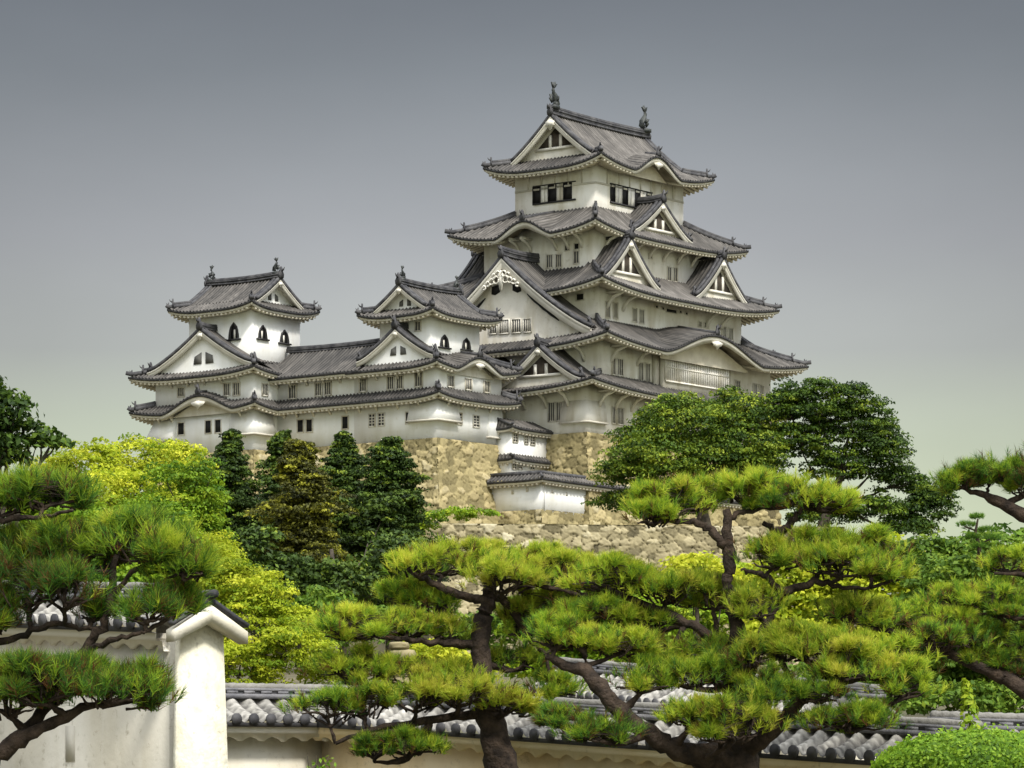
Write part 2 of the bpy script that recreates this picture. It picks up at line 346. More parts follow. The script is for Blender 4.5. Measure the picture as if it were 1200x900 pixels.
def gable(B, parent, face, s0, w, z_b, z_a, front, back, bh=.6, inset=.55, cc=.34, ridge_h=.55, tym='plain', ridge_mesh=True, roofs=True, name='gable', foot=0.12, pend=1.0, tmat=None, ornament=True):
    """triangular gable with concave roof slopes, bargeboards, tympanum, pendant and ridge.
       face 'W': faces -x with its front at x = front; 'S': faces -y; 'E' and 'N' mirrored"""
    def Mp(p, q, z):
        if face == 'W': return (front + q, s0 + p, z)
        if face == 'E': return (front - q, s0 + p, z)
        if face == 'S': return (s0 + p, front + q, z)
        return (s0 + p, front - q, z)
    outd = {'W': (-1, 0), 'E': (1, 0), 'S': (0, -1), 'N': (0, 1)}[face]
    def zc(a): return z_a - (z_a - z_b) * (a * (1 + cc) - cc * a * a) + foot * w * max(0, a - .75) ** 2 * 4
    L = abs(back - front); A = np.linspace(0, 1, 13)
    root = None
    if roofs:
        mb = MB()
        for sg in (-1, 1):
            S, ro = cols(0, L); G = np.zeros((len(S), 13, 3))
            for i, q in enumerate(S):
                for j, a in enumerate(A): G[i, j] = Mp(sg * w * a, q, zc(a) + ro[i])
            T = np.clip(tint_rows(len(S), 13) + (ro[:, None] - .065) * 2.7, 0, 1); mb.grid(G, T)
            mb.grid(np.array([[Mp(sg * w * a, 0, zc(a) - .10) for a in A], [Mp(sg * w * a, L, zc(a) - .10) for a in A]]))
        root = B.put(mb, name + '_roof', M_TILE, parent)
    tmat = tmat or (M_WALL2 if B.e.name == 'main_keep' else M_WHITE)
    par = root if (root is not None and parent is None) else (parent or root)
    vt = MB(); bb = MB(); ty = MB()
    for sg in (-1, 1):
        for q, hh in ((.13, .30), (.62, .26)):
            vt.tube([Mp(sg * w * a, q, zc(a) + .13) for a in A], 1, sq=(.30, hh))
        r = []
        for a in A:
            p = sg * w * a; zt = zc(a) - .10; hb = bh * (1 - .12 * a)
            r.append([Mp(p, .04, zt), Mp(p, .04, zt - hb), Mp(p, .26, zt - hb), Mp(p, .26, zt)])
        bb.grid(np.array(r).transpose(1, 0, 2))
        bb.grid(np.array([[Mp(sg * w * a, -.02, zc(a) - .10) for a in A], [Mp(sg * w * a, -.02, zc(a) - .10 - bh * .30) for a in A], [Mp(sg * w * a, .04, zc(a) - .10 - bh * .30) for a in A]]))
        # soffit between board and tympanum
        bb.grid(np.array([[Mp(sg * w * a, .26, zc(a) - .16) for a in A], [Mp(sg * w * a, inset + .1, zc(a) - .16) for a in A]]))
        ty.grid(np.array([[Mp(sg * w * a, inset, zc(a) - .12) for a in A], [Mp(sg * w * a, inset, min(zc(a) - .12, z_b - .5)) for a in A]]))
    B.put(vt, 'verge_tiles', M_RIDGE, par); B.put(bb, 'bargeboard', M_TRIM, par); B.put(ty, 'tympanum', tmat or M_WALL2, par)
    H = z_a - z_b
    if pend:
        pd = MB(); k = pend
        prof = [(0, .15), (.30, .0), (.55, -.12), (.42, -.30), (.60, -.48), (.30, -.50), (.16, -.80), (0, -.98), (-.16, -.80), (-.30, -.50), (-.60, -.48), (-.42, -.30), (-.55, -.12), (-.30, 0)]
        pd.extrude([Mp(a * k, -.05, z_a - .10 - bh * .6 + b * k) for a, b in prof], np.array(Mp(0, .12, 0)) - np.array(Mp(0, 0, 0)))
        B.put(pd, 'pendant', M_TRIM, par)
    if tym in ('dark', 'carved'):
        dk = MB(); zt = z_a - .10 - bh * 1.05
        a1 = .46 if tym == 'dark' else .50; zl = zc(a1) - bh - .25
        if tym == 'dark':
            dk.extrude([Mp(0, inset - .05, zt - .25), Mp(w * a1, inset - .05, zl), Mp(-w * a1, inset - .05, zl)], np.array(Mp(0, .04, 0)) - np.array(Mp(0, 0, 0)))
            B.put(dk, 'dark_recess', M_WOOD, par)
            st = MB()
            for p in (-w * .13, w * .13):
                st.add(*boxpts(Mp, p - .16, p + .16, inset - .16, inset - .05, zl - .25, zt - .4 - abs(p) * .9))
            st.add(*boxpts(Mp, -w * a1 * 1.02, w * a1 * 1.1, inset - .18, inset - .05, zl - .25, zl))
            B.put(st, 'gable_struts', M_TRIM, par)
        else:
            for sg in (-1, 1):
                dk.extrude([Mp(sg * .75, inset - .05, zt - 1.25), Mp(sg * 1.7, inset - .05, zt - 1.45), Mp(sg * 1.75, inset - .05, zt - 2.15), Mp(sg * 1.3, inset - .05, zt - 2.25), Mp(sg * .75, inset - .05, zt - 2.0)], np.array(Mp(0, .04, 0)) - np.array(Mp(0, 0, 0)))
                dk.tube([Mp(sg * w * a, inset - .04, zc(a) - bh - .42) for a in np.linspace(.24, .60, 9)], [.05, .12, .16, .12, .17, .12, .15, .10, .05], 6)
            B.put(dk, 'dark_recess', M_DARK, par)
            sc = MB()
            for sg in (-1, 1):      # scrolls of the carved pendant
                for cx, cz, rr in ((.55, -1.0, .34), (1.05, -1.12, .26), (1.5, -1.30, .22), (.35, -.45, .26), (.8, -.62, .22), (1.95, -1.62, .18)):
                    th = np.linspace(0, 2 * math.pi * .85, 10)
                    sc.tube([Mp(sg * (cx + rr * math.cos(t)), -.10, zt + cz + rr * math.sin(t)) for t in th], .085, 5)
            sc.extrude([Mp(a, -.12, zt + b) for a, b in ((0, -.1), (.35, -.5), (.3, -1.2), (.12, -1.9), (0, -2.15), (-.12, -1.9), (-.3, -1.2), (-.35, -.5))], np.array(Mp(0, .12, 0)) - np.array(Mp(0, 0, 0)))
            B.put(sc, 'carved_scrolls', M_TRIM, par)
    if tym == 'vents':
        st = MB()
        for sg in (-1, 1): st.extrude([Mp(sg * .25, inset - .05, z_b + H * .14), Mp(sg * (.25 + w * .15), inset - .05, z_b + H * .14), Mp(sg * (.25 + w * .13), inset - .05, z_b + H * .34), Mp(sg * .25, inset - .05, z_b + H * .44)], np.array(Mp(0, .04, 0)) - np.array(Mp(0, 0, 0)))
        B.put(st, 'vent_panel', M_PANE, par)
    if ridge_mesh:
        rm = MB(); big_ridge(rm, Mp(0, .0, z_a + .05), Mp(0, L, z_a + .05), .42, ridge_h)
        if ornament: onigara(rm, np.array(Mp(0, -.02, z_a + .25)), outd, .95)
        for sg in (-1, 1):
            if w > 3.0 and ornament: em = MB(); onigara(em, np.array(Mp(sg * w * .97, .35, zc(.97) + .15)), outd, .8); B.put(em, 'end_tile', M_RIDGE, par)
        B.put(rm, 'ridge', M_RIDGE, par)
    return root
def boxpts(Mp, p0, p1, q0, q1, z0, z1):
    return ([Mp(p0, q0, z0), Mp(p1, q0, z0), Mp(p1, q1, z0), Mp(p0, q1, z0), Mp(p0, q0, z1), Mp(p1, q0, z1), Mp(p1, q1, z1), Mp(p0, q1, z1)],
            [(0, 3, 2, 1), (4, 5, 6, 7), (0, 1, 5, 4), (1, 2, 6, 5), (2, 3, 7, 6), (3, 0, 4, 7)])

def irimoya(B, E, z_e, z_r, axis='x', g=2.2, cc=.36, lift=.6, over=2.2, kara=None, tym='dark', fish=2.2, pend=.8, bh=.55):
    """hip-and-gable roof over the eave rectangle E; ridge along axis; gables g inside the eave ends"""
    x0, x1, y0, y1 = E
    R = ((y1 - y0) if axis == 'x' else (x1 - x0)) / 2; H = z_r - z_e
    prof = lambda t: t * (1 - cc) + cc * t * t
    # lower skirt: a Roof whose inner rectangle lies g inside, at the profile's height there
    I = (x0 + g, x1 - g, y0 + g, y1 - g); hz = H * prof(g / R)
    c2 = cc * (g / R) * H * (g / R) / hz
    rf = Roof(B, 'roof', E, I, z_e, hz, c2, lift, 'SWNE', kara, over)
    # upper slopes
    mb = MB(); ov = .9
    if axis == 'x': a, b = I[0] - ov, I[1] + ov
    else: a, b = I[2] - ov, I[3] + ov
    S, ro = cols(a, b)
    for sg in (-1, 1):
        G = np.zeros((len(S), 12, 3))
        for i, q in enumerate(S):
            for j in range(12):
                d = g - .02 + (R - g + .02) * j / 11; z = z_e + H * prof(d / R) + ro[i] + .01; lat = (R - d) * sg
                G[i, j] = (q, (y0 + y1) / 2 + lat, z) if axis == 'x' else ((x0 + x1) / 2 + lat, q, z)
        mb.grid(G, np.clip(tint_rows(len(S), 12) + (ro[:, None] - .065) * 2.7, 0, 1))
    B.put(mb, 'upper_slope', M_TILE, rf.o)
    z1 = z_e + hz; w = R - g
    # the gable ends reuse the bargeboard builder: profile matched to the slope
    Hh = z_r - z1; m0 = (1 - cc) / R * H + 2 * cc * g / R ** 2 * H; c3 = 1 - m0 * w / Hh
    for f, fr in ((('W', a), ('E', b)) if axis == 'x' else (('S', a), ('N', b))):
        gable(B, rf.o, f, (y0 + y1) / 2 if axis == 'x' else (x0 + x1) / 2, w, z1, z_r, fr, fr + (2 if f in 'WS' else -2), bh, ov + .05, c3, tym=tym, ridge_mesh=False, roofs=False, foot=0, pend=pend)
    rm = MB(); ym = (y0 + y1) / 2; xm = (x0 + x1) / 2
    p0, p1 = ((a, ym, z_r), (b, ym, z_r)) if axis == 'x' else ((xm, a, z_r), (xm, b, z_r))
    big_ridge(rm, p0, p1, .55, .75 if fish > 1.5 else .5)
    u = np.array([1., 0]) if axis == 'x' else np.array([0, 1.])
    onigara(rm, np.array(p0) + np.array([0, 0, .3]), -u, .9); onigara(rm, np.array(p1) + np.array([0, 0, .3]), u, .9)
    B.put(rm, 'ridge', M_RIDGE, rf.o)
    zz = z_r + (.95 if fish > 1.5 else .66)
    shachi(B, p0[0] + .5 * u[0], p0[1] + .5 * u[1], zz, u, fish, rf.o); shachi(B, p1[0] - .5 * u[0], p1[1] - .5 * u[1], zz, -u, fish, rf.o)
    return rf

def storey(B, x0, x1, y0, y1, z0, z1, m=None):
    mb = MB(); mb.box(x0, x1, y0, y1, z0, z1); return B.put(mb, 'storey_wall', m or (M_WALL if B.e.name == 'main_keep' else M_WHITE))

def window(B, wall, face, plane, u0, u1, v0, v1, style='slat'):
    """a window read off the photograph onto the wall plane: frame proud of the plaster, pane, bars"""
    inv = ix if face == 'W' else iy
    a0, za = inv(u0, v0, plane); a1, zb = inv(u1, v1, plane); lo, hi = min(a0, a1), max(a0, a1); z0, z1 = min(za, zb), max(za, zb)
    def Mp(p, q, z): return (plane - q, p, z) if face == 'W' else (p, plane - q, z)
    fr = MB(); pn = MB(); br = MB(); t = .09
    pn.add(*boxpts(Mp, lo, hi, -.03, .025, z0, z1))
    if style == 'slat':
        for p0, p1, q0, q1 in ((lo - t, lo, z0 - t, z1 + t), (hi, hi + t, z0 - t, z1 + t), (lo, hi, z1, z1 + t), (lo, hi, z0 - t, z0)): fr.add(*boxpts(Mp, p0, p1, -.03, .11, q0, q1))
        n = max(2, int(round((hi - lo) / .24)))
        for i in range(1, n): c = lo + (hi - lo) * i / n; br.add(*boxpts(Mp, c - .032, c + .032, .02, .075, z0, z1))
        o = B.put(fr, 'window', M_WALL2); B.put(pn, 'pane', M_PANE if (hi - lo) < 3 else M_PANE, o); B.put(br, 'lattice', M_WALL2, o)
    elif style == 'dark':
        for p0, p1, q0, q1 in ((lo - t, lo, z0 - t, z1 + t), (hi, hi + t, z0 - t, z1 + t), (lo, hi, z1, z1 + t), (lo, hi, z0 - t, z0)): fr.add(*boxpts(Mp, p0, p1, -.03, .08, q0, q1))
        o = B.put(fr, 'window', M_WALL2); B.put(pn, 'opening', M_DARK, o)
    elif style == 'shutter':       # horizontal-barred small windows of the small keeps
        for p0, p1, q0, q1 in ((lo - t, lo, z0 - t, z1 + t), (hi, hi + t, z0 - t, z1 + t), (lo, hi, z1, z1 + t), (lo, hi, z0 - t, z0)): fr.add(*boxpts(Mp, p0, p1, -.03, .10, q0, q1))
        for i in range(1, 4): c = z0 + (z1 - z0) * i / 4; br.add(*boxpts(Mp, lo, hi, .02, .06, c - .04, c + .04))
        br.add(*boxpts(Mp, (lo + hi) / 2 - .04, (lo + hi) / 2 + .04, .02, .075, z0, z1))
        o = B.put(fr, 'window', M_WALL2); B.put(pn, 'opening', MATS['dim_opening'], o); B.put(br, 'lattice', M_TRIM, o)
    elif style == 'bell':          # black-framed bell-shaped window
        w = (hi - lo) / 2; c = (lo + hi) / 2; H = z1 - z0
        prof = [(-1.0, .06), (-.92, .35), (-.80, .60), (-.62, .80), (-.30, .93), (0, 1.06), (.30, .93), (.62, .80), (.80, .60), (.92, .35), (1.0, .06)]
        inner = [(a * .62, b * .84 + .04) for a, b in prof]
        d = np.array(Mp(0, .10, 0)) - np.array(Mp(0, 0, 0))
        fr.grid(np.array([[Mp(c + a * w, .02, z0 + b * H) for a, b in prof], [Mp(c + a * w, .14, z0 + b * H) for a, b in prof], [Mp(c + a * w, .14, z0 + b * H) for a, b in inner], [Mp(c + a * w, .03, z0 + b * H) for a, b in inner]]))
        fr.add(*boxpts(Mp, c - w * 1.35, c + w * 1.35, -.02, .22, z0 - .04 * H, z0 + .07 * H))
        pn = MB(); pn.extrude([Mp(c + a * w, .0, z0 + b * H) for a, b in inner], d * .3)
        o = B.put(fr, 'bell_window', M_BLACK); B.put(pn, 'opening', M_DARK, o)
        br.add(*boxpts(Mp, c - w * .30, c - w * .02, .03, .09, z0 + .07 * H, z0 + .62 * H)); B.put(br, 'shutter', M_TRIM, o)
    return o
mat('dim_opening', (.04, .038, .036), .8, (.07, .066, .06), 1)

def bracket(B, face, plane, s, z, L=1.6):
    """plastered diagonal strut under the eaves"""
    def Mp(p, q, zz): return (plane - q, p, zz) if face == 'W' else (p, plane - q, zz)
    mb = MB(); w = .13; e = L / 1.9; pts = [(0.0, -1.35 * e), (.25 * e, -.9 * e), (.75 * e, -.35 * e), (L, .05)]
    mb.tube([Mp(s, q, z + b) for q, b in pts], 1, sq=(.10 + .14 * e, .10 + .15 * e))
    mb.add(*boxpts(Mp, s - w, s + w, 0, L, z + .0, z + .2))
    return B.put(mb, 'bracket', M_TRIM)

def stone_drop(B, x0, x1, y0, y1, zb, zt, flare=.75, m=None):
    """flared stone-dropping box at a wall's foot: grows outward towards -x and -y as it goes down"""
    mb = MB(); f = flare
    mb.hexa([(x0 - f, y0 - f, zb), (x1, y0 - f, zb), (x1, y1 + 0, zb), (x0 - f, y1, zb)], [(x0 - .02, y0 - .02, zt), (x1, y0 - .02, zt), (x1, y1, zt), (x0 - .02, y1, zt)])
    o = B.put(mb, 'stone_drop', m or (M_WALL if B.e.name == 'main_keep' else M_WHITE))
    ln = MB(); ln.box(x0 - f - .05, x1 + .04, y0 - f - .05, y1 + .04, zb - .16, zb - .003); B.put(ln, 'sill', M_LINE, o)
    return o

# ------------------------------------------------------------------ MAIN KEEP
K = Castle('main_keep', 'towering five-storey white castle keep with stacked curved grey tile roofs', 'castle keep', 0, 0, 34.2)
zb1 = 34.2
w1 = storey(K, -16.5, 14.5, -10.45, 10.6, zb1, 38.7)
w2 = storey(K, -14.3, 14.3, -10.4, 10.4, 38.6, 43.5)
w3 = storey(K, -12.1, 12.1, -8.4, 8.4, 43.4, 48.9)
w4 = storey(K, -10.0, 10.0, -6.5, 6.5, 48.8, 54.7)
w5 = storey(K, -7.3, 7.3, -4.8, 4.8, 54.6, 61.4)
R1 = Roof(K, 'roof', (-19.0, 17.0, -12.95, 13.1), (-14.3, 14.3, -10.4, 10.4), 38.15, 1.55, .2, .75, over=2.4)
R2 = Roof(K, 'roof', (-16.96, 16.96, -13.16, 13.16), (-12.1, 12.1, -8.4, 8.4), 42.35, 2.85, .3, .95, over=2.6, kara={'S': [(1.0, 9.0, 2.3, .22)]})
R3 = Roof(K, 'roof', (-14.89, 14.89, -11.09, 11.09), (-10.0, 10.0, -6.5, 6.5), 47.85, 2.75, .3, .95, over=2.7)
R4 = Roof(K, 'roof', (-12.82, 12.82, -8.79, 8.79), (-7.3, 7.3, -4.8, 4.8), 53.65, 3.0, .3, .95, over=2.5, kara={'W': [(-.2, 3.6, 1.45, .25)], 'E': [(0, 3.6, 1.45, .25)]})
R5 = irimoya(K, (-9.48, 9.48, -7.04, 7.04), 60.45, 65.75, 'x', 2.3, .34, .9, 2.2, kara={'S': [(.0, 4.2, 1.75, .2)], 'N': [(0, 4.2, 1.75, .2)]}, tym='dark', fish=2.3, pend=1.0, bh=.6)
# west great gable, west dormer, twin and single south dormers, and their northern and eastern counterparts
gable(K, None, 'W', 0, 10.3, 43.9, 51.3, -15.75, -9.6, .95, .8, .30, .75, 'carved', pend=0, name='great_gable', foot=.03)
gable(K, None, 'E', 0, 10.3, 43.9, 51.3, 15.75, 9.6, .95, .8, .30, .75, 'plain', name='great_gable', foot=.03)
gable(K, None, 'W', -6.1, 4.9, 38.95, 42.3, -18.2, -14.0, .55, .6, .30, .5, 'dark', pend=.55, name='dormer_gable')
for yy, f in ((-9.35, 'S'), (9.35, 'N')):
    for sx in (-7.85, 7.65):
        gable(K, None, f, sx, 4.75, 48.9, 53.15, yy, yy * .62, .6, .65, .30, .55, 'dark', pend=.7, name='dormer_gable')
gable(K, None, 'S', -.35, 5.0, 54.4, 57.75, -7.75, -4.4, .55, .6, .30, .5, 'dark', pend=.6, name='dormer_gable')
gable(K, None, 'N', .0, 5.0, 54.4, 57.75, 7.75, 4.4, .55, .6, .30, .5, 'dark', pend=.6, name='dormer_gable')
# karahafu crown ridges
def crown(B, roof, sd, k, d1, parent, z0=.25):
    rm = MB(); s0 = k[0]; p0 = P_side(sd, roof.E, s0, .1, roof.z(sd, s0, 0) + z0); p1 = P_side(sd, roof.E, s0, d1, roof.z(sd, s0, d1) + z0 - .1)
    rm.tube(np.linspace(p0, p1, 4), 1, sq=(.32, .34)); o = {'S': (0, -1), 'W': (-1, 0), 'N': (0, 1), 'E': (1, 0)}[sd]; onigara(rm, p0, o, .85); B.put(rm, 'crown_ridge', M_RIDGE, parent)
crown(K, R2, 'S', R2.kara['S'][0], 4.6, R2.o); crown(K, R4, 'W', R4.kara['W'][0], 5.0, R4.o); crown(K, R5, 'S', R5.kara['S'][0], 1.6, R5.o)
# karahafu tympana
def kara_tym(B, roof, sd, k, d, zlow, parent, m):
    mb = MB(); q = np.linspace(k[0] - k[1] * .82, k[0] + k[1] * .82, 25)
    mb.grid(np.array([[P_side(sd, roof.E, s, d, roof.z(sd, s, 0) - .5) for s in q], [P_side(sd, roof.E, s, d, zlow) for s in q]])); B.put(mb, 'tympanum', m, parent)
    pd = MB(); z = roof.z(sd, k[0], 0) - .62; A = np.array(P_side(sd, roof.E, 0, -.06, 0)); 
    prof = [(0, .1), (.9, -.05), (.6, -.35), (.25, -.45), (0, -.75), (-.25, -.45), (-.6, -.35), (-.9, -.05)]
    kk = min(1, k[1] / 5)
    pd.extrude([P_side(sd, roof.E, k[0] + a * kk, .02, z + b * kk) for a, b in prof], np.array(P_side(sd, roof.E, 0, .14, 0)) - np.array(P_side(sd, roof.E, 0, .02, 0))); B.put(pd, 'pendant', M_TRIM, parent)
kara_tym(K, R2, 'S', R2.kara['S'][0], 1.55, 41.9, R2.o, M_RAFT); kara_tym(K, R5, 'S', R5.kara['S'][0], 1.4, 60.2, R5.o, M_RAFT)

# windows of the keep: (face, plane, u0, u1, v0, v1)
for f, pl, u0, u1, v0, v1 in (
    ('W', -10.0, 641, 647.5, 299.5, 313), ('W', -10.0, 652, 658, 299, 312.5), ('W', -10.0, 673, 678.6, 295, 308),
    ('S', -6.5, 782, 786, 313, 329), ('S', -6.5, 789, 793, 314, 330),
    ('S', -8.4, 709.5, 714, 354, 372), ('S', -8.4, 718.5, 723, 355, 373), ('S', -8.4, 741, 745.5, 361.5, 377), ('S', -8.4, 749.5, 754, 363, 379),
    ('S', -8.4, 818, 821.5, 377, 383), ('S', -8.4, 825, 829, 378, 384), ('S', -8.4, 846, 850.5, 383, 397), ('S', -8.4, 853.5, 858, 384.5, 398.5),
    ('S', -10.4, 717, 720.5, 420, 439), ('S', -10.4, 723.5, 729.5, 420.5, 440), ('S', -10.4, 748, 753, 425, 446.5), ('S', -10.4, 756, 761, 426, 448),
    ('S', -10.4, 861, 866.5, 446, 458), ('S', -10.4, 882.5, 886.5, 450, 468), ('S', -10.4, 890, 894, 451.5, 469),
    ('W', -16.5, 643, 650, 472.5, 493), ('W', -16.5, 652.5, 659, 472, 492.5),
    ('S', -10.45, 717, 720.5, 477, 496), ('S', -10.45, 723, 730, 478, 497.5), ('S', -10.45, 747, 751, 480, 499), ('S', -10.45, 755, 759.5, 481, 500.5),
    ('S', -10.45, 790, 795, 489, 509), ('S', -10.45, 799, 804, 491, 511)):
    window(K, None, f, pl, u0, u1, v0, v1)
for f, pl, u0, u1, v0, v1 in (('W', -10.0, 662.5, 667.5, 288, 293), ('W', -10.0, 673.5, 678.5, 286, 291.5), ('S', -6.5, 760, 763.5, 298, 303), ('S', -8.4, 780.5, 792.5, 361.5, 367.5),
    ('S', -8.4, 768, 770.5, 358, 361), ('S', -8.4, 775.5, 778, 360, 363), ('S', -8.4, 796, 798.5, 364, 367), ('S', -8.4, 803, 805.5, 366, 369), ('W', -12.1, 676, 684, 345, 351)):
    window(K, None, f, pl, u0, u1, v0, v1, 'dark')
# four barred windows in the great gable (its wall stands at x = -14.95)
for u0, u1 in ((574.5, 582), (585.5, 596.5), (600.5, 610.5), (614, 622.5)): window(K, None, 'W', -14.95, u0, u1, 376.5 - (u0 - 574) * .05, 390.5 - (u0 - 574) * .05)
# top storey: black-framed window band with white shutters between openings
def top_band(face, plane, spans, vtop, vbot, us, ue):
    inv = ix if face == 'W' else iy
    def Mp(p, q, z): return (plane - q, p, z) if face == 'W' else (p, plane - q, z)
    fr = MB(); op = []; sh = []
    zt = inv(us, vtop, plane)[1]; zb = inv(us, vbot, plane)[1]; a, b = sorted((inv(us, vtop, plane)[0], inv(ue, vtop, plane)[0]))
    fr.add(*boxpts(Mp, a, b, -.02, .16, zb - .16, zb)); fr.add(*boxpts(Mp, a, b, -.02, .12, zt, zt + .10))
    for u0, u1 in spans:
        p0, p1 = sorted((inv(u0, vtop, plane)[0], inv(u1, vtop, plane)[0])); op.append(MB()); op[-1].add(*boxpts(Mp, p0, p1, -.02, .05, zb, zt))
        fr.add(*boxpts(Mp, p0 - .09, p0, -.02, .12, zb, zt)); fr.add(*boxpts(Mp, p1, p1 + .09, -.02, .12, zb, zt))
    e = [s for sp in spans for s in sp]
    for u0, u1 in zip(e[1:-1:2], e[2::2]):
        p0, p1 = sorted((inv(u0, vtop, plane)[0], inv(u1, vtop, plane)[0])); sh.append(MB()); sh[-1].add(*boxpts(Mp, p0 + .12, (p0 + p1) / 2 - .03, .01, .07, zb, zt)); sh.append(MB()); sh[-1].add(*boxpts(Mp, (p0 + p1) / 2 + .03, p1 - .12, .01, .07, zb, zt))
    o = K.put(fr, 'window_band', M_BLACK)
    for q in op: K.put(q, 'opening', M_DARK, o)
    for q in sh: K.put(q, 'shutter', M_WALL, o)
top_band('W', -7.3, [(625.5, 633), (643.5, 651.5), (661.5, 669.5)], 219.5, 239, 625, 675)
top_band('S', -4.8, [(715.5, 719.5), (729.5, 734.5), (744, 749), (757.5, 762)], 215.5, 236, 714.5, 764)
# relief posts and rails of the top storey
rl = MB()
def relief(face, plane, lo, hi, z0, z1, posts):
    def Mp(p, q, z): return (plane - q, p, z) if face == 'W' else (p, plane - q, z)
    for z in (z0, z1): rl.add(*boxpts(Mp, lo, hi, -.02, .07, z - .09, z + .09))
    for p in posts: rl.add(*boxpts(Mp, p - .08, p + .08, -.02, .06, z0 + .09, z1 - .09))
relief('W', -7.3, -4.8, 4.8, 59.0, 61.2, [-3.2, -1.6, 0, 1.6, 3.2]); relief('S', -4.8, -7.3, 7.3, 59.0, 61.2, [-5.5, -3.6, -1.8, 0, 1.8, 3.6, 5.5])
K.put(rl, 'relief_frame', M_LINE, w5)
# south lattice bay under the wide curved gable
x0, zt = iy(779, 416, -11.1); x1, zl = iy(852, 458, -11.1); zt = 42.6; zl = 39.75
lb = MB(); lb.box(x0 - .25, x1 + .25, -11.1, -10.38, zl - .9, zt + .6); bay = K.put(lb, 'lattice_bay', M_WALL2)
gp = MB(); gp.box(x0 + .1, x1 - .1, -11.14, -11.08, zl + .25, zt); K.put(gp, 'pane', M_PANE, bay)
br = MB(); n = 34
for i in range(n + 1): c = x0 + (x1 - x0) * i / n; br.box(c - .085, c + .085, -11.26, -11.14, zl + .2, zt)
for z in (zl + .2, (zl + zt) / 2 + .1, zt): br.box(x0, x1, -11.29, -11.14, z - .07, z + .07)
K.put(br, 'lattice', M_WALL, bay)
for s in (x0 - .8, x1 + .8):
    pb = MB(); pb.box(s - .35, s + .35, -10.75, -10.38, 38.9, 42.9); K.put(pb, 'post', M_LINE)
# brackets under the eaves
for s in (-14.6, -12.0, -9.5, -7.0, -4.4, -1.8, 1, 4): bracket(K, 'S', -10.45, s, 38.05, 1.9)
for s in (-8.4, -5.9, -3.4): bracket(K, 'W', -16.5, s, 38.05, 1.9)
for s in (-12.6, -8.5): bracket(K, 'S', -10.4, s, 42.4, 1.9)
bracket(K, 'W', -14.3, -8.6, 42.4, 1.9)
for s in (-10.5, -8, 6, 8.5): bracket(K, 'S', -8.4, s, 47.75, 1.9)
for s in (-8.2, -5.8, -3.4, -1, 1.4, 3.8, 6.2, 8.5): bracket(K, 'S', -6.5, s, 53.55, 1.7)
for s in (-5.2, -3.6, -2.2, .8, 2.2): bracket(K, 'W', -10.0, s, 53.65, 1.7)
stone_drop(K, -16.5, -13.7, -10.45, -7.6, 35.25, 37.2, .35)

# ------------------------------------------------------------------ WEST SMALL KEEP
XC = -31.0; YS = -4.44
Wt = Castle('small_keep', 'three-storey white turret with bell windows at the right end of the long gallery', 'turret', XC, YS, 32.9, 'small keeps')
storey(Wt, XC, -21.45, YS, 5.2, 32.87, 37.1); storey(Wt, XC + .01, -21.46, YS + .01, 5.19, 37.0, 39.9); storey(Wt, -30, -22.8, -2.9, 3.0, 39.6, 44.6)
E1 = (XC - 1.3, -20.15, YS - 1.3, 5.2)
rA = Roof(Wt, 'roof', E1, (XC, -21.45, YS, 5.2), 36.5, .9, .2, .45, 'SWE', over=1.15)
rB = Roof(Wt, 'roof', (XC - 1.3, -19.9, YS - 1.05, 5.2), (-30, -22.8, -2.9, 5.2), 39.25, 1.5, .25, .5, 'SWE', over=1.15, kara={'S': [(-25.9, 3.7, 1.25, .2)]})
crown(Wt, rB, 'S', rB.kara['S'][0], 2.3, rB.o); kara_tym(Wt, rB, 'S', rB.kara['S'][0], .9, 38.8, rB.o, M_WALL2)
rC = irimoya(Wt, (-31.5, -21.3, -4.4, 4.5), 44.1, 46.95, 'x', 1.5, .3, .5, 1.4, tym='vents', fish=1.15, pend=.5, bh=.42)
gable(Wt, None, 'W', -.2, 4.55, 40.2, 42.95, XC - .75, -29.7, .48, .5, .3, .42, 'vents', pend=.5, name='dormer_gable')
for f, pl, u0, u1, v0, v1, st in (('S', -2.9, 515, 525.5, 392, 409, 'bell'), ('S', -2.9, 541, 551, 396, 411.5, 'bell'),
    ('W', XC, 487, 495, 437, 452, 'slat'), ('S', YS, 524.5, 531, 440, 453.5, 'slat'), ('S', YS, 545.5, 552, 444, 457, 'slat'), ('S', YS, 567, 573, 447, 460, 'slat'),
    ('S', YS, 534, 540.5, 484, 497, 'shutter'), ('S', YS, 554.5, 561, 487, 500.5, 'shutter'), ('W', XC, 476, 479.5, 483.5, 496, 'dark'), ('W', -30, 487, 493, 377.5, 387, 'slat')):
    window(Wt, None, f, pl, u0, u1, v0, v1, st)
stone_drop(Wt, XC, XC + 2.8, YS, YS + 3.0, 34.55, 36.3, .6); stone_drop(Wt, -23.3, -21.45, YS, YS + 1, 33.6, 36.2, .4)
for s in (-29.6, -27.5, -25.4, -23.3): bracket(Wt, 'S', YS, s, 36.45, 1.0)
for s in (-2.5, 0, 2.5, 4.5): bracket(Wt, 'W', XC, s, 36.45, 1.0); bracket(Wt, 'W', XC, s, 39.2, 1.0)

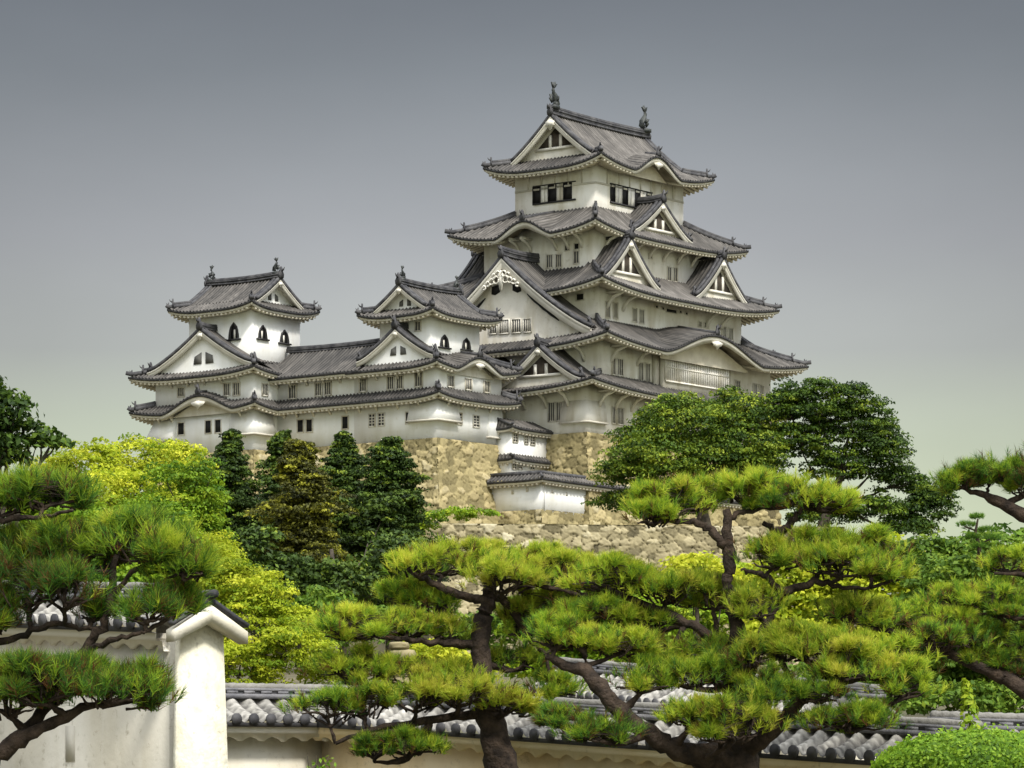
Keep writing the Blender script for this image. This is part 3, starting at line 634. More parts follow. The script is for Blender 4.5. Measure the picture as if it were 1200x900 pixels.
# ------------------------------------------------------------------ NORTH-WEST SMALL KEEP
XI = -34.3; YI = 14.5; YN = 26.8
It = Castle('small_keep', 'three-storey white turret with fish-tailed roof at the far left end of the castle', 'turret', XI, YI, 33, 'small keeps')
storey(It, XI, -24, YI, YN, 32.7, 37.2); storey(It, XI + .01, -24.01, YI + .01, YN - .01, 37.1, 40.1); storey(It, -32.8, -25.9, 16.1, 23.9, 39.8, 46.4)
rD = Roof(It, 'roof', (XI - 1.3, -22.7, YI - 1.3, YN + 2.2), (XI, -24, YI, YN), 36.45, .95, .2, .55, over=1.15, kara={'W': [(20.3, 5.0, 1.55, .2)]})
rE = Roof(It, 'roof', (XI - 1.3, -22.7, YI - 1.2, YN + 2.3), (-32.8, -25.9, 16.1, 23.9), 39.75, 1.5, .25, .55, over=1.15)
crown(It, rD, 'W', rD.kara['W'][0], 1.2, rD.o); kara_tym(It, rD, 'W', rD.kara['W'][0], .9, 36.2, rD.o, M_WALL2)
rF = irimoya(It, (-34.1, -24.4, 14.9, 25.5), 46.0, 49.1, 'y', 1.6, .3, .55, 1.4, tym='vents', fish=1.35, pend=.5, bh=.42)
gable(It, None, 'W', 20.5, 6.7, 40.5, 44.15, XI - .75, -32.2, .5, .55, .3, .45, 'vents', pend=.6, name='dormer_gable')
for f, pl, u0, u1, v0, v1, st in (('W', -32.8, 268.5, 280.5, 379.5, 398, 'bell'), ('S', 16.1, 302, 312.5, 381, 399, 'bell'), ('S', 16.1, 327.5, 338, 386.5, 404, 'bell'),
    ('W', XI, 209, 216, 455, 464, 'slat'), ('W', XI, 263, 269.5, 450, 463, 'slat'), ('W', XI, 274, 281, 449.5, 462.5, 'slat'), ('S', YI, 307, 313, 450, 463.5, 'slat'),
    ('W', XI, 209, 216, 496, 509, 'dark'), ('W', XI, 241, 247.5, 493.5, 507, 'dark'), ('W', XI, 252.5, 259, 492.5, 506.5, 'dark')):
    window(It, None, f, pl, u0, u1, v0, v1, st)
stone_drop(It, XI, XI + 2.6, YI, YI + 2.7, 34.2, 36.2, .6); 
sd = MB(); sd.hexa([(XI - .75, YN - 2.6, 34.1), (XI + 1, YN - 2.6, 34.1), (XI + 1, YN + .75, 34.1), (XI - .75, YN + .75, 34.1)], [(XI - .02, YN - 2.6, 36.2), (XI + 1, YN - 2.6, 36.2), (XI + 1, YN + .02, 36.2), (XI - .02, YN + .02, 36.2)]); It.put(sd, 'stone_drop', M_WHITE)
for s in (16, 24.5, 26.2): bracket(It, 'W', XI, s, 36.45, 1.0)
for s in (16.3, 18.4, 20.5, 22.6, 24.7): bracket(It, 'W', XI, s, 39.75, 1.0)

# ------------------------------------------------------------------ GALLERY between the two small keeps, and the link to the keep
Gl = Castle('gallery', 'long low white gallery joining the two white turrets', 'gallery', XC, 10, 33)
storey(Gl, XC + .03, -25, 5.0, 14.8, 32.9, 37.1); storey(Gl, XC + .04, -25.01, 5.0, 14.8, 37.0, 39.85)
rG = Roof(Gl, 'roof', (XC - 1.3, -23.7, 5.2, 14.3), (XC, -25, 5.2, 14.3), 36.5, .9, .2, 0, 'WE', over=1.15)
rH = Roof(Gl, 'roof', (XC - 1.3, -23.7, 3.6, 15.5), (-28.05, -27.95, 3.6, 15.5), 39.35, 2.85, .2, 0, 'WE', over=1.15)
rm = MB(); big_ridge(rm, (-28, 2.9, 42.15), (-28, 15.8, 42.15), .5, .45); Gl.put(rm, 'ridge', M_RIDGE, rH.o)
for f, pl, u0, u1, v0, v1, st in (('W', XC, 339, 347, 452, 466.5, 'slat'), ('W', XC, 370, 377, 449.5, 463, 'slat'), ('W', XC, 381, 388, 448.5, 462, 'slat'), ('W', XC, 422, 429.5, 444, 458, 'slat'),
    ('W', XC, 454.5, 461.5, 442, 455.5, 'slat'), ('W', XC, 465.5, 472, 441, 455, 'slat'), ('W', XC, 349, 355.5, 492.5, 506, 'dark'), ('W', XC, 359.5, 366, 492, 505.5, 'dark'), ('W', XC, 401.5, 408, 488.5, 502, 'dark'),
    ('W', XC, 433, 439.5, 486, 499, 'shutter'), ('W', XC, 444, 450.5, 485, 498, 'shutter')):
    window(Gl, None, f, pl, u0, u1, v0, v1, st)
for s in (6, 8, 10, 12, 13.6): bracket(Gl, 'W', XC, s, 36.45, 1.0); bracket(Gl, 'W', XC, s + .8, 39.3, 1.0)

Ln = Castle('link_gallery', 'short roofed passage between the right-hand white turret and the great keep', 'gallery', -19, 0, 34)
storey(Ln, -21.6, -16.3, -1.2, 5, 33.5, 40.4, M_WALL2)
rL = Roof(Ln, 'roof', (-22.0, -14.4, -3.0, 6.5), (-22.0, -14.4, 1.7, 1.8), 40.0, 2.6, .2, 0, 'SN', over=1.5)
rm = MB(); big_ridge(rm, (-22, 1.75, 42.5), (-14.4, 1.75, 42.5), .45, .4); Ln.put(rm, 'ridge', M_RIDGE, rL.o)

# stepped annex below the right turret
An = Castle('annex', 'small white stepped annex with two tile roofs wedged between turret and keep base', 'annex', -19, -6, 29)
YA = -6.0
storey(An, -22.2, -16.3, YA, -4.0, 29.5, 34.6)
rN = Roof(An, 'roof', (-22.7, -15.4, YA - .65, -3.4), (-22.2, -16.3, YA + 1.6, -3.5), 34.35, 1.0, .2, .2, 'SWE', over=.5, ornaments=False)
rO = Roof(An, 'roof', (-22.5, -15.6, YA - .6, -4), (-22.2, -16.3, YA, -4.0), 31.55, .45, .2, .15, 'SWE', over=.5, ornaments=False)
for u0, u1, v0, v1 in ((601, 606, 505, 518), (614.5, 618, 507.5, 520), (621.5, 626, 508, 521), (600.5, 604.5, 537, 549.5), (607, 611, 537.5, 549.5), (621.5, 625.5, 539, 550)):
    window(An, None, 'S', YA, u0, u1, v0, v1, 'shutter')

# low bent wall at the foot of the turret
XL = -24.0; YL = ix(634, 552, XL)[0]; YE = ix(566, 565, XL)[0]
Lw = Castle('plaster_wall', 'low white bent wall with tiled coping below the turret stone base', 'wall', XL, YL, 26.8)
lw = MB(); ZL0 = 26.2; ZL1 = 29.35
lw.box(XL, XL + .6, YL, YE, ZL0, ZL1); lw.box(XL + .6, 8, YL, YL + .6, ZL0, ZL1 - .003); lw.box(XL + .003, XL + 2, YE, YE + .5, ZL0 - .8, ZL1 - .3)
lwb = Lw.put(lw, 'wall', M_WHITE)
rP = Roof(Lw, 'roof', (XL - .7, 8, YL - .7, YE + .3), (XL + .3, 8, YL + .3, YE + .3), 29.25, .62, .1, .1, 'WS', over=.65, ornaments=False)
Roof(Lw, 'roof', (XL + .3, 8, YL + .3, YE + .3), (XL + .3, 8, YL + .31, YE + .3), 29.8, .02, .1, .0, 'S', over=.1, ornaments=False) if False else None
rm = MB(); rm.tube([(XL + .3, YE + .3, 29.98), (XL + .3, YL + .3, 29.98)], 1, sq=(.4, .35)); rm.tube([(XL + .3, YL + .3, 29.975), (8, YL + .3, 29.975)], 1, sq=(.4, .35)); Lw.put(rm, 'ridge', M_RIDGE, rP.o)
gp = MB()
for u, v in ((601, 577), (618, 574)):
    y, z = ix(u, v, XL); gp.box(XL - .03, XL + .02, y - .15, y + .15, z - .18, z + .18)
for u, v in ((647, 576), (664, 579), (685, 582)):
    x, z = iy(u, v, YL); gp.box(x - .13, x + .13, YL - .03, YL + .02, z - .15, z + .15)
Lw.put(gp, 'loophole', M_LINE)

# ------------------------------------------------------------------ STONE WALLS (every stone in relief)
def vor(S, Hh, cell, jit=.42, seed=1, asp=1.5):
    """jittered-grid cells: nearest-stone id tone and distance to the joint, S and Hh in metres"""
    r = np.random.default_rng(seed); gx = S / (cell * asp); gy = Hh / cell
    n = int(gx.max()) + 4; m = int(gy.max()) + 4
    cx = r.uniform(-jit, jit, (n + 2, m + 2)); cy = r.uniform(-jit, jit, (n + 2, m + 2)); tone = r.uniform(0, 1, (n + 2, m + 2)); sz = r.uniform(-.25, .45, (n + 2, m + 2))
    ixx = np.floor(gx).astype(int); iyy = np.floor(gy).astype(int)
    d1 = np.full(gx.shape, 9.); d2 = np.full(gx.shape, 9.); tn = np.zeros(gx.shape)
    for a in (-1, 0, 1):
        for b in (-1, 0, 1):
            i = np.clip(ixx + a, -1, n) + 1; j = np.clip(iyy + b, -1, m) + 1
            off = .5 * ((iyy + b) % 2)
            d = np.sqrt((gx - (ixx + a + .5 + cx[i, j] + 0 * off)) ** 2 + (gy - (iyy + b + .5 + cy[i, j])) ** 2) - sz[i, j]
            nb = d < d1; d2 = np.where(nb, d1, np.minimum(d2, d)); tn = np.where(nb, tone[i, j], tn); d1 = np.where(nb, d, d1)
    return tn, d2 - d1
def stone_face(mb, A, B, zt, zb, batter, nrm, cell, seed, res=.12, curve=.5, rel=.24, ext0=0, ext1=0, jt=.28):
    """battered face from A to B (plan points at the top); foot pushed out along nrm by batter; ext: extra plan length at the foot at each end"""
    A = np.asarray(A, float); B = np.asarray(B, float); nrm = np.asarray(nrm, float); Lh = np.linalg.norm(B - A); d = (B - A) / Lh; Hh = zt - zb
    n = int(Lh / res) + 2; m = int(Hh / res) + 2; s = np.linspace(0, 1, n)[:, None]; h = np.linspace(0, 1, m)[None, :]
    t = (1 - curve) * h + curve * h * h
    S = s * Lh + 0 * h; tn, dj = vor(S + 3, (h * Hh + 0 * s) + 3, cell, seed=seed)
    k = np.clip(dj / .13, 0, 1); k = np.sqrt(k)
    rr = np.random.default_rng(seed + 5)
    bulge = rel * (k - 1) + (tn - .5) * .16 * k + rr.normal(0, .022, k.shape)
    bulge[:, 0] = np.minimum(bulge[:, 0], -.02)
    X = A[0] + d[0] * (S + (t * (ext1 + ext0) * s - t * ext0)) + nrm[0] * (t * batter + bulge); Y = A[1] + d[1] * (S + (t * (ext1 + ext0) * s - t * ext0)) + nrm[1] * (t * batter + bulge)
    Z = zt - h * Hh + 0 * s
    big = np.sin(S * .35 + seed) * .06 + np.sin(S * .11 + h * 3) * .08
    T = np.clip(.10 + .75 * tn + big + rr.uniform(-.06, .06, tn.shape), 0, 1)
    T = np.where(k < .35, T * jt, T)
    mb.grid(np.stack([X, Y, Z], -1), T)
M_STONE = mat('tan_masonry', (.3, .25, .15), .95, nscale=.6, ndetail=8, bump=.6, bscale=5, tint=[(0, (.08, .066, .035)), (.15, (.19, .16, .08)), (.5, (.31, .26, .13)), (.8, (.38, .315, .165)), (1, (.46, .41, .27))], spec=.15)
M_STONE2 = mat('grey_masonry', (.3, .27, .2), .95, nscale=.8, ndetail=8, bump=.6, bscale=5, tint=[(0, (.035, .03, .02)), (.15, (.11, .095, .055)), (.5, (.25, .215, .125)), (.8, (.34, .295, .18)), (1, (.45, .41, .29))], spec=.15)
Sb = Castle('stone_base', 'tall sloping tan stone base under the right turret and long gallery', 'stone wall', XC, YS, 24, 'castle stone bases')
mb = MB(); e = .12
stone_face(mb, (XC - e, YS - e), (XC - e, YI + .2), 32.9, 22.5, 2.6, (-1, 0), .6, 3, ext0=2.6); stone_face(mb, (XC - e, YS - e), (-21.0, YS - e), 32.9, 22.5, 2.6, (0, -1), .6, 4, ext0=2.6)
mb.box(XC + .1, -21.5, YS + .1, YI, 24, 32.86); Sb.put(mb, 'masonry', M_STONE)
Sb3 = Castle('stone_base', 'stone base under the far left turret, mostly behind dark trees', 'stone wall', XI, YI, 24, 'castle stone bases')
mb = MB(); stone_face(mb, (XI - e, YI - e), (XI - e, YN + .1), 32.72, 22.5, 2.6, (-1, 0), .6, 6, ext0=2.6, ext1=2.6); stone_face(mb, (XI - e, YI - e), (-26, YI - e), 32.72, 22.5, 2.6, (0, -1), .6, 8, ext0=2.6)
mb.box(XI + .1, -24, YI + .1, YN, 24, 32.68); Sb3.put(mb, 'masonry', M_STONE)
Sb2 = Castle('stone_base', 'tan stone base under the great keep', 'stone wall', -16.5, -10.45, 26, 'castle stone bases')
mb = MB(); stone_face(mb, (-16.62, -10.57), (-16.62, 9), 34.22, 22, 1.8, (-1, 0), .6, 11, ext0=1.8); stone_face(mb, (-16.62, -10.57), (15, -10.57), 34.22, 22, 1.8, (0, -1), .6, 12, ext0=1.8)
mb.box(-16.4, 14.4, -10.35, 10.5, 24, 34.17); Sb2.put(mb, 'masonry', M_STONE)
Sb4 = Castle('stone_base', 'low yellowish stone footing under the bent white wall', 'stone wall', XL, YL, 24)
mb = MB(); stone_face(mb, (XL - .08, YL - .08), (XL - .08, YE + .6), 26.62, 23.2, .9, (-1, 0), .6, 21, ext0=.9); stone_face(mb, (XL - .08, YL - .08), (9, YL - .08), 26.62, 23.2, .9, (0, -1), .6, 22, ext0=.9)
mb.box(XL + .05, 8.9, YL + .05, YL + 3, 23, 26.58); Sb4.put(mb, 'masonry', M_STONE)
# long retaining wall in front, in world coordinates
Rw = empty('retaining_wall', tuple(at(640, 640, 296))); tag(Rw, 'long lower retaining wall of rough grey-tan boulders below the castle', 'stone wall')
p0 = at(500, 613, 292); p2 = at(990, 613, 296)
mb = MB(); zt = p0[2]
for a, b, sd_ in ((p0, p2, 31),):
    d = (b - a)[:2]; d /= np.linalg.norm(d); stone_face(mb, a[:2], b[:2], zt, 9.0, 4.0, (d[1], -d[0]), .52, sd_, res=.10, rel=.26, jt=.15)
mb.add([(p0[0], p0[1], zt), (p2[0], p2[1], zt), (p2[0], p2[1] + 5, zt), (p0[0], p0[1] + 5, zt)], [(0, 1, 2, 3)])
mb.build('masonry', M_STONE2, Rw, tuple(Rw.location))

# ------------------------------------------------------------------ TERRAIN
def sstep(a, b, x): t = np.clip((x - a) / (b - a), 0, 1); return t * t * (3 - 2 * t)
def ground_z(X, Y):
    X = np.asarray(X, float); Y = np.asarray(Y, float)
    h = -1.7 + 12 * sstep(70, 285, Y) * sstep(150, 50, np.abs(X + 5)) + 12.6 * sstep(298, 304, Y) * sstep(36, 28, X) * sstep(-75, -60, X) * sstep(420, 380, Y)
    return h + .12 * np.sin(X * .3) * np.sin(Y * .21) * (Y > 60)
gx = np.concatenate([np.linspace(-3000, -160, 12), np.linspace(-150, 150, 101), np.linspace(160, 3000, 12)]); gy = np.concatenate([np.linspace(-200, 40, 12), np.linspace(45, 450, 136), np.linspace(470, 6000, 14)])
GX, GY = np.meshgrid(gx, gy, indexing='ij'); mb = MB(); mb.grid(np.stack([GX, GY, ground_z(GX, GY)], -1)); tag(mb.build('ground', M_GROUND, smooth=True), None, None, None, 'structure')

# ------------------------------------------------------------------ VEGETATION
def leafmat(name, stops, transl=.35, rough=.6):
    return mat(name, rough=rough, nscale=.35, ndetail=3, tint=stops, transl=transl, spec=.2)
G_PINE = leafmat('pine_needles', [(0, (.16, .065, .025)), (.06, (.15, .085, .025)), (.10, (.03, .085, .018)), (.28, (.08, .195, .026)), (.48, (.23, .37, .028)), (.70, (.45, .54, .038)), (1, (.60, .57, .08))], .44)
G_BRIGHT = leafmat('yellow_green_leaves', [(0, (.13, .22, .012)), (.5, (.37, .44, .022)), (1, (.60, .61, .05))], .45)
G_MID = leafmat('mid_green_leaves', [(0, (.035, .08, .012)), (.5, (.11, .20, .02)), (1, (.24, .33, .03))], .35)
G_FRESH = leafmat('fresh_green_leaves', [(0, (.06, .14, .012)), (.5, (.19, .31, .016)), (1, (.36, .44, .025))], .4)
G_DARK = leafmat('dark_conifer_leaves', [(0, (.012, .024, .006)), (.5, (.042, .078, .012)), (.9, (.11, .17, .018)), (1, (.19, .24, .025))], .2)
G_BROWNISH = leafmat('bronze_conifer_leaves', [(0, (.020, .024, .008)), (.4, (.06, .065, .012)), (.8, (.15, .15, .016)), (1, (.30, .30, .025))], .25)
G_MAPLE = leafmat('camphor_leaves', [(0, (.015, .034, .008)), (.45, (.055, .105, .012)), (.8, (.15, .22, .016)), (1, (.28, .34, .03))], .3)
G_HEDGE = leafmat('hedge_leaves', [(0, (.05, .11, .010)), (.5, (.14, .27, .016)), (1, (.28, .42, .03))], .35)

def leaves(mb, C, Nrm, size, tint, aspect=.55):
    """one four-cornered folded leaf per centre"""
    n = len(C); Nrm = Nrm / (np.linalg.norm(Nrm, axis=1)[:, None] + 1e-9)
    r = RNG.normal(size=(n, 3)); a = np.cross(Nrm, r); a /= np.linalg.norm(a, axis=1)[:, None] + 1e-9; b = np.cross(Nrm, a)
    size = np.broadcast_to(np.asarray(size, float), (n,))[:, None]
    V = np.stack([C - a * size * .5, C + b * size * aspect * .5 + Nrm * size * .08, C + a * size * .5, C - b * size * aspect * .5 + Nrm * size * .08], 1).reshape(-1, 3)
    i = np.arange(n)[:, None] * 4
    mb.add(V, np.concatenate([i, i + 1, i + 2, i + 3], 1), np.repeat(tint, 4))

def rdir(n): v = RNG.normal(size=(n, 3)); return v / np.linalg.norm(v, axis=1)[:, None]

def clumped(mb, c, r, nclump, nleaf, size, tmean=.5, tvar=.2, crad=None, shell=.55, low=-.55):
    """leaf clumps through the shell of an ellipsoid c, r: outline uneven, gaps between clumps"""
    c = np.asarray(c, float); r = np.asarray(r, float)
    d = rdir(nclump * 2); d = d[d[:, 2] > low][:nclump]; k = len(d)
    q = c + d * r * (shell + (1 - shell) * RNG.uniform(0, 1, k) ** .6)[:, None] * RNG.uniform(.86, 1.1, k)[:, None]
    cr = (crad or .22 * r.mean()) * RNG.uniform(.6, 1.35, k)
    t = np.clip(RNG.normal(tmean, tvar, k), 0, 1)
    dd = rdir(k * nleaf); dd[:, 2] = np.abs(dd[:, 2]) * 1.0 - .25
    rad = RNG.uniform(.25, 1, k * nleaf) ** .5
    P = np.repeat(q, nleaf, 0) + dd * (np.repeat(cr, nleaf) * rad)[:, None] * np.array([1.15, 1.15, .62])
    Nn = dd * .6 + np.array([0, 0, .55]) + rdir(k * nleaf) * .75
    leaves(mb, P, Nn, size * RNG.uniform(.6, 1.3, len(P)), np.clip(np.repeat(t, nleaf) + RNG.normal(0, .12, len(P)), 0, 1))
    return q

def limb_path(a, b, n=7, wob=.12, sag=0.):
    a = np.asarray(a, float); b = np.asarray(b, float); L = np.linalg.norm(b - a); t = np.linspace(0, 1, n)[:, None]
    P = a + (b - a) * t + np.cumsum(RNG.normal(0, wob * L / n, (n, 3)), 0) * np.sin(t * math.pi)
    P[:, 2] += sag * L * np.sin(t[:, 0] * math.pi); return P

def broadleaf(name, label, cat, Y, base_u, blobs, m, leaf, dens=1.0, group=None, trunk_w=.5, tmean=.5, tvar=.2, depth=.8, bark=None, crad=None, nleaf=46, limbs=True, low=-.55, shell=.5):
    """blobs: (u, v, half-width px, half-height px, dY) read off the photograph; trunk stands on the ground under base_u"""
    k = Y / F; bx = at(base_u, 900, Y)[0]; gz = float(ground_z(bx, Y))
    root = empty(name, (bx, Y, gz)); tag(root, label, cat, group); off = (bx, Y, gz)
    mb = MB(); C = []
    for (u, v, ru, rv, dy) in blobs:
        c = at(u, v, Y); c[1] += dy; r = np.array([ru * k, max(ru, rv) * k * depth, rv * k])
        area = ru * rv * k * k; n = int(max(10, dens * area * 26 / ((crad or .22 * r.mean()) ** 2 * 3.2)))
        clumped(mb, c, r, min(n, 900), nleaf, leaf, tmean, tvar, crad, shell, low); C.append((c, r))
    tb = MB(); top = np.mean([c for c, r in C], 0); top = np.array([top[0] * .6 + bx * .4, Y, top[2]])
    P = limb_path((bx, Y, gz - .2), top, 8, .05); tb.tube(P, np.linspace(trunk_w * 1.15, trunk_w * .4, 8), 9, wob=.1)
    if limbs: tb.build('trunk', bark or M_BARK2, root, off, True)
    if limbs:
        lb = MB()
        for c, r in C:
            s = P[RNG.integers(3, 7)]; lb.tube(limb_path(s, c, 7, .12, -.05), np.linspace(trunk_w * .38, trunk_w * .08, 7), 6, wob=.1)
            for _ in range(4):
                e = c + rdir(1)[0] * r * .8; lb.tube(limb_path(c - (c - s) * .15, e, 5, .15), np.linspace(trunk_w * .13, trunk_w * .03, 5), 5)
        lb.build('limbs', bark or M_BARK2, root, off, True)
    mb.build('crown', m, root, off)
    return root

def needles(mb, C, D, L, n, w, tint, spread=(.12, 1.0)):
    """C tuft centres, D shoot directions; n needles each, thin tapering blades"""
    k = len(C); D = D / np.linalg.norm(D, axis=1)[:, None]
    C = np.repeat(C, n, 0); Dn = np.repeat(D, n, 0); r = RNG.normal(size=Dn.shape); a = np.cross(Dn, r); a /= np.linalg.norm(a, axis=1)[:, None]
    th = RNG.uniform(*spread, len(C))[:, None]; d = Dn * np.cos(th) + a * np.sin(th); d[:, 2] -= .05
    s = np.cross(d, rdir(len(C))); s /= np.linalg.norm(s, axis=1)[:, None]
    Ln = L * RNG.uniform(.7, 1.15, len(C))[:, None]; st = C + Dn * RNG.uniform(-.5, .35, len(C))[:, None] * L
    V = np.stack([st - s * w / 2, st + s * w / 2, st + d * Ln], 1).reshape(-1, 3); i = np.arange(len(C))[:, None] * 3
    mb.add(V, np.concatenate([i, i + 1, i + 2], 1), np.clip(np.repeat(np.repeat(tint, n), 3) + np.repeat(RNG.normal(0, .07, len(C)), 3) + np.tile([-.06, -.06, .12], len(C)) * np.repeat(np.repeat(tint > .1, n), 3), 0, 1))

def ribbons(mb, A, B, w):
    d = B - A; n = len(A); s = np.cross(d, rdir(n)); s /= np.linalg.norm(s, axis=1)[:, None] + 1e-9
    e = np.cross(d, s); e /= np.linalg.norm(e, axis=1)[:, None] + 1e-9
    V = np.stack([A - s * w, A + s * w, A + e * w * 1.6, B], 1).reshape(-1, 3); i = np.arange(n)[:, None] * 4
    mb.add(V, np.concatenate([np.concatenate([i, i + 1, i + 3], 1), np.concatenate([i + 1, i + 2, i + 3], 1), np.concatenate([i + 2, i, i + 3], 1)]))

def pine(name, label, Y, base, trunks, limbs, pads, group='pines in front of the wall', L=.125, dens=1.0, nn=20, w=.008, tmean=.55):
    """trunks and limbs: lists of (u, v, width px[, dY]); pads: (u, v, half-width, half-height, dY[, tone])"""
    k = Y / F; gz = -1.75; bx = at(base, 900, Y)[0]
    root = empty(name, (bx, Y, gz)); tag(root, label, 'pine tree', group); off = (bx, Y, gz)
    anchors = []; paths = []
    def trace(pts, nm):
        P = []; R = []
        for p in pts: c = at(p[0], p[1], Y); c[1] += (p[3] if len(p) > 3 else 0); P.append(c); R.append(p[2] * k / 2 * .86)
        P = np.array(P); R = np.array(R); n = max(10, len(P) * 4); t = np.linspace(0, len(P) - 1, n); i = np.arange(len(P))
        Q = np.stack([np.interp(t, i, P[:, j]) for j in range(3)], 1)
        for _ in range(2): Q[1:-1] = (Q[:-2] + 2 * Q[1:-1] + Q[2:]) / 4
        Q[1:-1] += RNG.normal(0, .012, Q[1:-1].shape); rr = np.interp(t, i, R) * (1 + .06 * RNG.normal(size=n))
        mb = MB(); mb.tube(Q, rr, 12, wob=.13); mb.build(nm, M_BARK, root, off, True)
        anchors.extend([(q, r_) for q, r_ in zip(Q, rr)])
    for tr in trunks: trace(tr, 'trunk')
    for tr in limbs: trace(tr, 'limb')
    A = np.array([a for a, _ in anchors]); AR = np.array([r for _, r in anchors])
    tw = MB()
    for pd in pads:
        u, v, hw, hh, dy = pd[:5]; tone = pd[5] if len(pd) > 5 else tmean
        c = at(u, v, Y); c[1] += dy; rx, rz = hw * k, hh * k; ry = max(rz, rx * .75)
        ns = max(6, int(hw / 4.6)); a_ = RNG.uniform(0, 2 * math.pi, ns); q_ = RNG.uniform(0, 1, ns) ** .5
        sub = np.stack([c[0] + rx * .88 * q_ * np.cos(a_), c[1] + ry * .85 * q_ * np.sin(a_), c[2] + rz * (.95 * np.sqrt(1 - (q_ * .93) ** 2) - .55) + rz * .40 * RNG.normal(size=ns)], 1)
        mb = MB(); bot = c - np.array([0, 0, rz * .70])
        # feeding twig from the nearest limb
        j = np.argmin(np.linalg.norm(A - bot, axis=1) + np.where(A[:, 2] > c[2], .3, 0)); Pf = limb_path(A[j], bot, 7, .14, -.06)
        tw.tube(Pf, np.linspace(max(.024, min(AR[j] * .8, .06)), .022, 7), 6, wob=.15)
        for g in range(7):                      # spreading under-branches, bare from below
            e = c + np.array([rx * RNG.uniform(-.85, .85), ry * RNG.uniform(-.7, .7), -rz * RNG.uniform(.25, .6)]); tw.tube(limb_path(Pf[RNG.integers(4, 7)], e, 7, .22, .05), np.linspace(.022, .009, 7), 5, wob=.25)
        for sc in sub:
            sr = max(rx * RNG.uniform(.15, .27), 8 * k); sz = max(rz * RNG.uniform(.22, .42), 5 * k)
            path = limb_path(Pf[RNG.integers(3, 7)] * .5 + np.array([sc[0], sc[1], bot[2]]) * .5 + rdir(1)[0] * .03, sc - np.array([0, 0, sz * .3]), 6, .25, -.04); tw.tube(path, np.linspace(.015, .006, 6), 5, wob=.25)
            n = int(dens * (sr / k) * (sz / k + sr / k * .5) * .34) + 5
            d = rdir(n); d[:, 2] = np.where(d[:, 2] < -.12, -d[:, 2], d[:, 2])
            rad = RNG.uniform(.50, 1.15, n)[:, None]
            q = sc + d * rad * np.array([sr, sr * .9, sz])
            D = d * np.array([.6, .6, .15]) + np.array([0, 0, .75]) + rdir(n) * .42
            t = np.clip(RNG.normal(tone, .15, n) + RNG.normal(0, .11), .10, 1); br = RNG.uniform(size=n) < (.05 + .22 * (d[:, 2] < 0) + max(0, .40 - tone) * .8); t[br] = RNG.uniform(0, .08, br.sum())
            needles(mb, q, D, L, nn, w, t)
            m_ = 14; src = path[RNG.integers(2, 6, m_)]; ribbons(tw, src + rdir(m_) * .01, sc + rdir(m_) * np.array([sr, sr, sz]) * .9 - np.array([0, 0, sz * .25]), .0065)
        # stray shoots beyond the pad's outline
        n = int(hw * 1.5); d = rdir(n); d[:, 2] = np.abs(d[:, 2]) * 1.3 - .35; q = c + d * np.array([rx, ry, rz]) * RNG.uniform(.8, 1.38, n)[:, None]; t = np.clip(RNG.normal(tone - .05, .16, n), .1, 1); br = RNG.uniform(size=n) < .15; t[br] = .04
        needles(mb, q, d * .5 + np.array([0, 0, .8]), L, nn, w, t); ribbons(tw, sub[RNG.integers(0, ns, n)], q, .006)
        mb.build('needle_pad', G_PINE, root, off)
    tw.build('twigs', M_BARK, root, off)
    return root

# ---- far trees in front of the castle
broadleaf('camphor_tree', 'bright yellow-green tree below the far left turret', 'tree', 225, 130, [(170, 542, 55, 30, 0), (105, 555, 42, 34, -3), (200, 575, 40, 45, -2), (150, 600, 70, 45, -5), (80, 590, 40, 45, -2), (215, 545, 28, 28, 2), (60, 560, 25, 25, 0)], G_BRIGHT, .24, 1.3, 'trees below the castle', .55, .55, .26, nleaf=60, crad=.75)
broadleaf('green_tree', 'mid-green rounded tree right of the yellow-green crown under the left turret', 'tree', 215, 190, [(215, 590, 45, 55, 0), (170, 630, 60, 45, -4), (230, 640, 40, 50, 0), (110, 640, 60, 50, -3), (205, 690, 55, 45, -4), (240, 580, 22, 40, 0)], G_FRESH, .24, 1.3, 'trees below the castle', .55, .42, .26, nleaf=60, crad=.75)
def conifer(label, Y, u, vt, vb, hw, m, tmean=.45, lean=0):
    k = Y / F; bx = at(u, 900, Y)[0]; gz = float(ground_z(bx, Y)); root = empty('conifer', (bx, Y, gz)); tag(root, label, 'conifer', 'dark conifers below the stone base'); off = (bx, Y, gz)
    mb = MB(); n = int((vb - vt) / 6)
    for i in range(n):
        f = i / (n - 1); v = vt + (vb - vt) * f; r = hw * 1.4 * (.20 + .80 * min(1, f * 1.8) ** .75) * RNG.uniform(.5, 1.15)
        m_ = 6
        for j in range(m_):
            a = RNG.uniform(0, 2 * math.pi); c = at(u + lean * f, v, Y); rr = r * k * RNG.uniform(.35, 1.1); c[0] += math.cos(a) * rr * .62; c[1] += math.sin(a) * rr * .62; c[2] -= .15 * rr
            clumped(mb, c, (r * k * .40, r * k * .40, 9 * k), 10, 42, .25, tmean, .28, .32 + .24 * min(1, f * 2), .2, -.8)
    tb = MB(); P = limb_path((bx, Y, gz - .2), at(u + lean * .0, vt + 8, Y), 10, .02); tb.tube(P, np.linspace(.42, .06, 10), 8, wob=.1); tb.build('trunk', M_BARK2, root, off, True)
    mb.build('crown', m, root, off); return root
conifer('tall dark green conifer leftmost of the dark group below the gallery', 258, 270, 512, 700, 50, G_DARK, .45)
conifer('bronze-yellow conifer in the middle of the dark group', 250, 352, 522, 712, 62, G_BROWNISH, .55)
conifer('small dark conifer top peeping out behind the bronze conifer', 268, 330, 512, 690, 44, G_DARK, .55)
conifer('slim dark conifer between the bronze one and the tallest right one', 262, 402, 514, 700, 50, G_DARK, .50)
